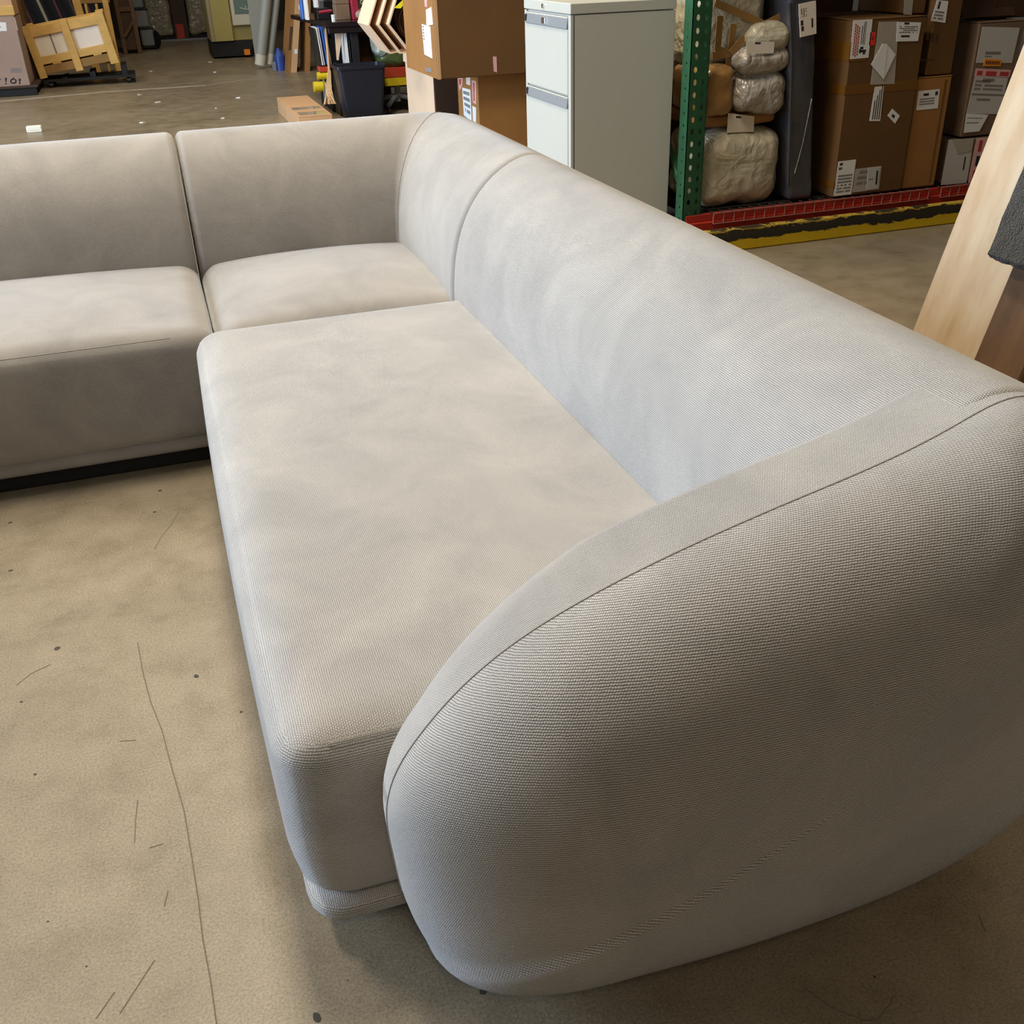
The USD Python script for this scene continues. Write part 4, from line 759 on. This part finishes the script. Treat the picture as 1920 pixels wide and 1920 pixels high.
# on the desk
T0 = DT
dbox('paper_stand', 'tall white acrylic stand at the left edge of the desk', 'stand', 9.75, (568, -30), (577, 0), 0.12, 'paper_white', T0)
dbox('paper_stack', 'pale blue leaflets beside the white acrylic stand on the desk', 'papers', 9.9, (561, -20), (567, 0), 0.1, 'blue_paper', T0)
dbox('white_carton', 'white box with a blank face at the back of the desk', 'box', 10.2, (588, -20), (597, 5), 0.12, 'paper_white', T0)
dbox('white_carton', 'second white box, right of the blank white box on the desk', 'box', 10.2, (598, -18), (608, 5), 0.12, 'paper_white', T0)
dbox('phone_block', 'black desk telephone among the papers', 'telephone', 9.75, (594, 16), (618, 20), 0.2, 'black_plastic', T0)
dbox('letter_tray', 'black letter tray behind the telephone', 'tray', 10.0, (606, 2), (626, 10), 0.2, 'black_plastic', T0)
single('pink_marker', cyl(P_(598, 23, 9.42), P_(622, 20, 9.42), 0.012), 'maroon', 'pink marker pen lying near the front edge of the desk', 'pen')
single('white_cup', cyl((P_(624, 20, 9.45)[0], 9.45, T0), (P_(624, 20, 9.45)[0], 9.45, T0 + 0.05), 0.018, 0.02), 'paper_white', 'small white cup beside the pink marker pen', 'cup')
dbox('grey_parcel', 'small grey-pink parcel, lower of two on the desk', 'parcel', 9.55, (628, 9), (656, 20), 0.14, 'kraft_grey', T0)
lp = P_(628, 9, 9.55)[2]
single('grey_parcel', box(P_(628, 0, 9.55)[0], P_(655, 0, 9.55)[0], 9.57, 9.7, lp + 0.002, lp + 0.09), 'kraft_grey', 'small grey-pink parcel, upper of two on the desk', 'parcel')
dbox('maroon_pouch', 'dark red pouch standing beside the grey parcels on the desk', 'pouch', 9.5, (656, -25), (672, 10), 0.08, 'maroon', T0)
t = thing('green_bag', 'olive green bag with white rings at the back of the desk', 'bag', (P_(705, 10, 9.7)[0], 9.8, T0))
ga_, gb_ = P_(676, 10, 9.7)[0], P_(745, 10, 9.7)[0]
part(t, 'body', wrinkle(cushion(ga_, gb_, 9.66, 10.0, T0, T0 + 0.34, (0.06, 0.06, 0.06), (0.01, 0.02, 0.02)), 0.02, 8, 21), 'bag_green', True)
for (px, py) in ((678, 4), (689, 3), (677, 19), (683, 20), (691, 14), (697, 18), (718, 20)):
    c = P_(px, py, 9.63); part(t, 'ring', tube([(c[0] + 0.011 * math.cos(a), 9.63, c[2] + 0.013 * math.sin(a)) for a in np.linspace(0, 2 * np.pi, 14, endpoint=False)], 0.004, 6, True), 'paper_white')
t = thing('plastic_sack', 'crumpled white plastic sack with blue and yellow print at the front of the desk', 'bag', (P_(705, 30, 9.4)[0], 9.45, T0))
part(t, 'body', wrinkle(cushion(P_(672, 30, 9.36)[0], P_(736, 30, 9.36)[0], 9.34, 9.6, T0, T0 + 0.065, (0.04, 0.06, 0.025), (0.0, 0.01, 0.012)), 0.012, 14, 22), 'wrap_clear', True)
part(t, 'print', [box(P_(697, 30, 9.4)[0], P_(733, 30, 9.4)[0], 9.45, 9.5, T0 + 0.06, T0 + 0.085)], 'blue_paper', label='blue printed band'); part(t, 'print', [box(P_(684, 30, 9.4)[0], P_(700, 30, 9.4)[0], 9.44, 9.5, T0 + 0.06, T0 + 0.088)], 'sticker_yellow', label='yellow printed band')

# ------------------------------------------------------------------ far left: carton, crate, easel
fc0 = P_(28, 30, 12.6); fcx = -1.15
t = carton('far_carton', 'large pinkish-brown carton with fragile symbols at the far left', -2.2, fcx, 12.6, 13.3, 0.10, P_(28, 29, 12.6)[2], 'kraft_pink')
fz1 = P_(28, 29, 12.6)[2]
sticker(t, 'shipping_label', 1, 12.6, sq((-14, 41), (11, 42), (13, 58), (-12, 59)), [(.4, .5, .6, .56)], 'paper_white')
part(t, 'print', [plate([P_(20 + 4.2 * i, 128 + k * 2.2, 12.599), P_(23.6 + 4.2 * i, 128 + k * 2.2, 12.599), P_(23.6 + 4.2 * i, 129.4 + k * 2.2, 12.599), P_(20 + 4.2 * i, 129.4 + k * 2.2, 12.599)], (0, -1, 0), 0.001) for i in range(5) for k in range(4)], 'ink_grey', False)
sy = []
for cx_, kind in ((-2, 0), (11, 1), (25, 2), (37, 3)):
    def Q(dx, dy): return P_(cx_ + dx, 152 + dy, 12.599)
    if kind == 1: sy += [plate([Q(-2, -6), Q(2, -6), Q(1, 1), Q(-1, 1)], (0, -1, 0), .001), plate([Q(-.5, 1), Q(.5, 1), Q(.5, 5), Q(-.5, 5)], (0, -1, 0), .001), plate([Q(-2, 5), Q(2, 5), Q(2, 6), Q(-2, 6)], (0, -1, 0), .001)]
    elif kind == 3: sy += [plate([Q(0, -6), Q(3, -1), Q(0, -1), Q(-3, -1)], (0, -1, 0), .001), plate([Q(-1, -1), Q(1, -1), Q(1, 6), Q(-1, 6)], (0, -1, 0), .001)]
    elif kind == 2: sy += [tube([Q(5 * math.cos(a), 4 * math.sin(a)) for a in np.linspace(0, 2 * np.pi, 12, endpoint=False)], 0.006, 5, True), plate([Q(-1, -7), Q(1, -7), Q(1, -3), Q(-1, -3)], (0, -1, 0), .001)]
    else: sy += [plate([Q(-4, -4), Q(4, -4), Q(0, 1), Q(0, 1)], (0, -1, 0), .001), plate([Q(-.6, 1), Q(.6, 1), Q(.6, 6), Q(-.6, 6)], (0, -1, 0), .001)]
part(t, 'handling_symbol', sy, 'ink_black', False, label='row of black handling symbols')
part(t, 'corner_tape', box(fcx - 0.001, fcx + 0.002, 12.6, 12.7, fz1 - 0.14, fz1 - 0.02, 0.0005), 'paper_white', False)
t = thing('pallet', 'dark low pallet under the pinkish far carton', 'pallet', (-1.6, 13, 0))
for y in (12.62, 12.92, 13.2): part(t, 'skid', box(-2.2, -1.1, y, y + 0.08, 0, 0.075), 'black_matte')
part(t, 'deck_board', box(-2.2, -1.08, 12.6, 13.35, 0.075, 0.10), 'post_brown')
t = carton('stacked_carton', 'peach carton stacked on the pinkish far carton', -2.2, P_(24, 20, 12.55)[0], 12.65, 13.2, fz1, fz1 + 0.35, 'kraft_light')
part(t, 'edge_board', box(-2.2, P_(24, 20, 12.55)[0] + 0.004, 12.64, 12.66, fz1 + 0.002, fz1 + 0.09), 'pine')
carton('side_carton', 'dark brown carton behind the pinkish far carton, beside the crate', -1.6, P_(50, 60, 13.6)[0], 13.6, 14.2, 0, P_(40, 0, 13.6)[2] + 0.3, 'kraft_brown')
carton('side_carton', 'shadowed low carton between the far carton and the tilted crate', -1.6, P_(66, 100, 13.4)[0], 13.4, 13.58, 0, 0.45, 'kraft_brown')
# crate
TH = 0.138; c_ex = np.array([math.cos(TH), 0, math.sin(TH)]); c_ez = np.array([-math.sin(TH), 0, math.cos(TH)]); c_ey = np.array([0, 1.0, 0])
co = P_(74, 143, 13.2); cw = 0.86; chh = 0.48; CD = 0.55
t = thing('wooden_crate', 'yellow pine crate with white panels, tilted on a dark trolley', 'crate', co)
def cbar(x0, x1, z0, z1, y0=0.0, y1=0.035): return frame_box(co + c_ex * x0 + c_ez * z0 + c_ey * y0, c_ex, c_ey, c_ez, x1 - x0, y1 - y0, z1 - z0)
part(t, 'panel', cbar(0.04, cw - 0.04, 0.12, chh - 0.05, 0.04, CD - 0.04), 'panel_white', label='white boxed goods inside the frame')
for (x0, x1) in ((0.0, 0.08), (cw / 2 - 0.04, cw / 2 + 0.04), (cw - 0.09, cw)): part(t, 'post', cbar(x0, x1, -0.03, chh + 0.02, -0.02, 0.03), 'pine')
for (z0, z1) in ((chh - 0.10, chh), (0.10, 0.18)):
    for y in (0.0, CD - 0.035): part(t, 'slat', cbar(0.02, cw - 0.02, z0, z1, y, y + 0.03), 'pine')
for (z0, z1) in ((chh - 0.10, chh), (0.10, 0.18)): part(t, 'slat', cbar(cw - 0.03, cw, z0, z1, 0.0, CD), 'pine')
part(t, 'skid', cbar(0.08, cw - 0.02, 0.0, 0.085, 0.0, 0.04), 'pine_dark'); part(t, 'skid', cbar(0.02, cw - 0.02, 0.0, 0.085, CD - 0.04, CD), 'pine_dark')
for x in (0.18, 0.62): part(t, 'spacer', cbar(x, x + 0.09, 0.085, 0.10, 0.0, CD), 'pine')
part(t, 'post', cbar(cw - 0.09, cw, -0.03, chh + 0.02, CD - 0.03, CD + 0.02), 'pine'); part(t, 'post', cbar(0, 0.08, -0.03, chh + 0.02, CD - 0.03, CD + 0.02), 'pine')
part(t, 'divider', cbar(0.245, 0.26, 0.17, chh - 0.09, 0.036, 0.041), 'grey_plastic')
t = thing('trolley', 'dark trolley holding up the tilted pine crate', 'trolley', (co[0] + 0.4, 13.5, 0))
part(t, 'deck', box(co[0] + 0.02, co[0] + 1.0, 13.2, 13.75, 0.06, 0.085), 'black_matte')
for (x, y) in ((0.1, 13.25), (0.92, 13.25), (0.1, 13.7), (0.92, 13.7)): part(t, 'wheel', cyl((co[0] + x - .02, y, 0.03), (co[0] + x + .02, y, 0.03), 0.03), 'black_plastic')
[part(t, 'support_block', trimesh.convex.convex_hull(np.array([(co[0] + x, y, z) for y in (13.25, 13.7) for x, z in ((x0, 0.085), (x0 + 0.06, 0.085), (x0 + 0.06, 0.062 + 0.139 * (x0 + 0.06)), (x0, 0.062 + 0.139 * x0))])), 'black_matte') for x0 in (0.22, 0.52, 0.86)]
# easel
EY = 14.6
t = thing('wooden_easel', 'yellow wooden frame with slanted post behind the tilted crate', 'frame', (P_(180, 60, EY)[0], EY, 0))
e = P_(209, 60, EY)
part(t, 'post', box(P_(203, 60, EY)[0], P_(214, 60, EY)[0], EY, EY + 0.06, 0, 1.3), 'pine')
a, b = P_(130, -40, EY), P_(152, 33, EY); d = _n(a - b); lo_ = b - d * (b[2] / d[2]) ; 
part(t, 'slanted_post', frame_box(lo_ - [0.045, 0, 0], _n(np.cross([0, 1.0, 0], d)), [0, 1.0, 0], d, 0.09, 0.06, 1.3), 'pine')
part(t, 'rail', box(P_(143, 4, EY)[0], P_(206, 4, EY)[0], EY + 0.01, EY + 0.04, P_(180, 6, EY)[2], P_(180, -4, EY)[2]), 'pine_dark')
for px in (163, 183): part(t, 'spindle', box(P_(px - 3, 20, EY)[0], P_(px + 2, 20, EY)[0], EY + 0.01, EY + 0.035, 0, P_(px, 7, EY)[2]), 'pine')
part(t, 'rail', box(P_(130, 90, EY)[0], P_(206, 90, EY)[0], EY + 0.01, EY + 0.04, 0.10, 0.16), 'pine_dark')
# dark storage behind
t = thing('storage_shelf', 'dark storage shelf with leaning poles behind the crate', 'shelf', (-1.2, 17, 0))
part(t, 'back', box(-3.4, -0.3, 17.6, 17.65, 0, 2.6), 'black_matte'); part(t, 'side', box(-0.35, -0.3, 16.6, 17.6, 0, 2.6), 'black_matte'); part(t, 'deck', box(-3.4, -0.3, 16.6, 17.6, 0.0, 0.08), 'black_matte')
for k in range(6):
    x = -1.75 + 0.2 * k; part(t, 'pole', cyl((x + 0.33, 16.7, 0.08), (x - 0.15, 17.3, 1.9), 0.022 + 0.01 * (k % 2)), ['post_brown', 'dark_maroon', 'machine_tan', 'dark_maroon', 'post_brown', 'dark_maroon', 'post_brown'][k])
# strapped parcel on hand truck
HY = 17.9
hx0, hx1 = P_(259, 40, HY)[0], P_(276, 40, HY)[0]
t = thing('hand_truck', 'hand truck carrying grey strapped parcels at the end of the aisle', 'hand truck', ((hx0 + hx1) / 2, HY, 0))
part(t, 'wheel', cyl((P_(283, 62, HY)[0] - 0.02, HY - 0.02, 0.13), (P_(283, 62, HY)[0] + 0.05, HY + 0.03, 0.13), 0.13), 'black_plastic'); part(t, 'toe_plate', box(hx0 - 0.02, hx1 + 0.08, HY - 0.1, HY + 0.15, 0.02, 0.04), 'black_matte'); part(t, 'rail', [cyl((hx1 + 0.02, HY + 0.16, 0.03), (hx1 - 0.12, HY + 0.2, 1.3), 0.015), cyl((hx0, HY + 0.16, 0.03), (hx0 - 0.12, HY + 0.2, 1.3), 0.015)], 'black_matte')
for k, lab in enumerate(('grey strapped parcel at the foot of the hand truck', 'grey strapped parcel, middle of the hand truck stack', 'grey strapped parcel at the top of the hand truck stack')):
    q = thing('strapped_parcel', lab, 'parcel', (hx0, HY, 0.04 + 0.26 * k)); dx = -0.035 * k
    part(q, 'body', box(hx0 + dx, hx1 + 0.06 + dx, HY - 0.1, HY + 0.14, 0.042 + 0.26 * k, 0.295 + 0.26 * k, 0.02), 'grey_plastic'); part(q, 'strap', box(hx0 + dx - 0.003, hx1 + 0.063 + dx, HY - 0.103, HY + 0.143, 0.27 + 0.26 * k, 0.293 + 0.26 * k), 'black_matte')
t = thing('brown_crate', 'shadowed brown wooden crate with a diagonal brace left of the hand truck', 'crate', (P_(240, 40, 17.2)[0], 17.3, 0))
k0, k1 = P_(222, 50, 17.2)[0], P_(258, 50, 17.2)[0]
part(t, 'body', box(k0, k1, 17.22, 17.6, 0.05, 0.9), 'kraft_dark'); part(t, 'rail', box(k0, k1, 17.19, 17.22, P_(240, 17, 17.2)[2] - 0.03, P_(240, 17, 17.2)[2] + 0.03), 'timber_brown')
a, b = P_(232, 70, 17.2), P_(258, 25, 17.2); part(t, 'brace', plate([a + [-.02, 0, 0], a + [.03, 0, 0], b + [.03, 0, 0], b + [-.02, 0, 0]], (0, -1, 0), 0.03), 'timber_brown', False)
for x in (k0, k1 - 0.06): part(t, 'post', box(x, x + 0.06, 17.18, 17.22, 0, 0.9), 'timber_brown')
# wrapped goods at the end wall
WY = 19.4
for k, (a, b, lab) in enumerate(((276, 323, 'plastic wrapped pallet load left of the dark brown post, at the end wall'), (353, 388, 'plastic wrapped pallet load right of the dark brown post, at the end wall'))):
    x0, x1 = P_(a, 40, WY)[0], P_(b, 40, WY)[0]
    t = thing('wrapped_load', lab, 'pallet load', ((x0 + x1) / 2, WY, 0)); part(t, 'wrap', wrinkle(cushion(x0, x1, WY, WY + 0.8, 0.07, 1.6, (0.05, 0.05, 0.05), (0, 0.03, 0), n=36), 0.03, 4, 30 + k), 'wrap_grey', True)
    part(t, 'pallet', box(x0, x1, WY + 0.02, WY + 0.8, 0, 0.07), 'black_matte')
x0, x1 = P_(324, 40, WY - .1)[0], P_(351, 40, WY - .1)[0]
t = thing('steel_post', 'dark brown building post with a red foot between the wrapped loads', 'post', ((x0 + x1) / 2, WY - 0.1, 0), kind='structure')
part(t, 'shaft', box(x0, x1, WY - 0.1, WY + 0.1, 0, ZC), 'post_brown'); part(t, 'foot', box(P_(331, 60, WY - .13)[0], P_(346, 60, WY - .13)[0], WY - 0.14, WY - 0.1, 0.03, 0.25), 'beam_red', label='red painted foot')
struct('trim_1', box(P_(268, 75, 19.2)[0], P_(392, 73, 19.2)[0], 19.16, 19.22, 0.0, 0.035), 'sill_grey')
# machine
MY = 15.5
t = thing('floor_machine', 'olive yellow machine with a black base and a green sign on its side', 'machine', (P_(435, 90, MY)[0], MY + 0.4, 0))
mz = P_(430, 77, MY)[2]
part(t, 'base', box(P_(399, 95, MY)[0], P_(474, 95, MY)[0], MY + 0.05, MY + 0.8, 0.02, mz), 'black_matte')
part(t, 'body', box(P_(397, 77, MY)[0], P_(478, 77, MY)[0], MY + 0.06, MY + 0.8, mz, 1.3), 'machine_olive')
part(t, 'column', box(P_(399, 77, MY)[0], P_(439, 77, MY)[0], MY, MY + 0.06, mz, 1.3), 'machine_olive'); part(t, 'edge_panel', box(P_(394, 60, MY)[0], P_(401, 60, MY)[0], MY - 0.01, MY + 0.06, mz, 1.3), 'machine_tan')
p_ = part(t, 'front_panel', box(P_(437, 47, MY)[0], P_(482, 47, MY)[0], MY - 0.03, MY + 0.05, P_(450, 47, MY)[2], 1.3), 'panel_cream')
g_ = part(t, 'sign', box(P_(440, 26, MY)[0], P_(477, 26, MY)[0], MY - 0.036, MY - 0.03, P_(450, 26, MY)[2], 0.93), 'sign_green', label='grey green sign with pale script')
part(g_, 'lettering', [tube([P_(450 + i * 5, 13 + 3 * math.sin(2.2 * i), MY - 0.037), P_(452 + i * 5, 18 - 2 * math.cos(i), MY - 0.037), P_(455 + i * 5, 15 + 2 * math.sin(i), MY - 0.037)], 0.007, 5) for i in range(4)], 'panel_cream')
part(t, 'knob', box(P_(459, 104, MY)[0], P_(470, 104, MY)[0], MY - 0.02, MY + 0.05, 0.03, 0.10), 'orange_plastic')
for s in (0.1, 0.5): part(t, 'wheel', cyl((P_(399 + 100 * s, 95, MY)[0], MY + 0.15, 0.05), (P_(399 + 100 * s, 95, MY)[0] + 0.06, MY + 0.15, 0.05), 0.05), 'black_plastic')
# leaning tubes, cartons, jug
TY = 13.9
for k, (a, b, r, lab) in enumerate((((505, -50), (488, 122), 0.066, 'thick grey tube leaning beside the olive machine'), ((524, -50), (505, 120), 0.045, 'thin grey tube leaning beside the thick grey tube'))):
    p0, p1 = P_(*b, TY + 0.05 * k), P_(*a, TY + 0.05 * k); p0[2] = max(p0[2], 0.02); d = _n(p1 - p0); p1 = p0 + d * 1.5
    t = thing('cardboard_tube', lab, 'tube', p0); part(t, 'body', cyl(p0 + d * 0.12, p1, r), 'tube_grey'); part(t, 'end_cap', cyl(p0, p0 + d * 0.12, r * 1.02), 'tube_end')
t = thing('grey_board', 'grey board standing behind the leaning tubes', 'board', (P_(478, 60, 14.4)[0], 14.4, 0)); part(t, 'sheet', box(P_(472, 60, 14.4)[0], P_(497, 60, 14.4)[0], 14.4, 14.43, 0, 1.3), 'tube_grey'); part(t, 'edge', box(P_(497, 60, 14.4)[0], P_(500, 60, 14.4)[0], 14.4, 14.43, 0, 1.3), 'tube_end')
j0 = at(527, 132, 2, 0.0); jr = 0.062
t = thing('blue_jug', 'small blue plastic jug on the floor by the leaning cartons', 'jug', j0); part(t, 'body', [cyl((j0[0], j0[1], 0), (j0[0], j0[1], 0.16), jr * 1.05, jr), cyl((j0[0], j0[1], 0.16), (j0[0], j0[1], 0.22), jr, 0.03)], 'blue_plastic'); part(t, 'cap', cyl((j0[0], j0[1], 0.22), (j0[0], j0[1], 0.245), 0.026), 'blue_plastic'); part(t, 'label', box(j0[0] - 0.1, j0[0] - 0.055, j0[1] - 0.05, j0[1] + 0.02, 0.0, 0.1), 'grey_plastic')
LY = 13.2
def slab(name, label, tl, tr, br_, bl, dy, m, extra=None):
    q = [P_(*p, LY) for p in (tl, tr, br_, bl)]; lo_z = min(q[2][2], q[3][2]); q = [c - [0, 0, 0] for c in q]; q[2][2] = q[3][2] = 0.0
    t = thing(name, label, 'box', q[3]); part(t, 'body', trimesh.convex.convex_hull(np.vstack([q, np.array(q) + [0.0, dy, 0]])), m, False); return t, q
t, q = slab('leaning_carton', 'flat brown carton leaning on the desk side, left of two', (548, -40), (567, -40), (556, 132), (539, 132), 0.5, 'kraft')
part(t, 'edge_strip', trimesh.convex.convex_hull(np.vstack([[q[1] - [0.07, 0.004, 0], q[1] + [0, -0.004, 0], q[2] + [0, -0.004, 0], q[2] - [0.07, 0.004, 0]], np.array([q[1], q[2]]) + [0, 0.02, 0]])), 'kraft_light', False)
part(t, 'print', plate([P_(544, 50, LY - .002), P_(549, 50, LY - .002), P_(545, 94, LY - .002), P_(541, 94, LY - .002)], (0, -1, 0), 0.002), 'kraft_dark', False)
for (px, py) in ((563, 14), (555, 97)): part(t, 'sticker', plate([P_(px - 3, py - 5, LY - .006), P_(px + 3, py - 5, LY - .006), P_(px + 3, py + 4, LY - .006), P_(px - 3, py + 4, LY - .006)], (0, -1, 0), 0.002), 'paper_white', False)
t, q = slab('leaning_carton', 'narrow brown carton standing beside the leaning flat carton', (575, -40), (583, -40), (581, 131), (572, 131), 0.4, 'kraft')
# bits on the floor
fb = at(65, 248, 2, 0.0)
t = thing('foam_block', 'small white foam block on the floor behind the left sofa section', 'block', fb); part(t, 'body', box(fb[0] - 0.058, fb[0] + 0.062, fb[1] - 0.02, fb[1] + 0.05, 0, 0.05, 0.006), 'foam_white'); part(t, 'print', box(fb[0] - 0.05, fb[0] + 0.05, fb[1] - 0.021, fb[1] - 0.0199, 0.018, 0.021, 0.0003), 'paper_grey', False)
for (px, py) in ((283, 134), (296, 192), (404, 136), (267, 230), (418, 222), (262, 178), (405, 203), (394, 117), (447, 184)):
    c = at(px, py, 2, 0.0); s = RNG.uniform(0.02, 0.035); a = RNG.uniform(0, 3)
    P = np.array([(math.cos(a + k * 1.6) * s * RNG.uniform(.5, 1), math.sin(a + k * 1.6) * s * RNG.uniform(.5, 1), RNG.uniform(0, .012)) for k in range(4)]) + c
    single('paper_scrap', trimesh.convex.convex_hull(np.vstack([P, P * [1, 1, 0] + [0, 0, 0]])), 'paper_white', 'tiny white paper scrap on the far warehouse floor', 'paper scrap', group='paper scraps on the far floor', smooth=False)
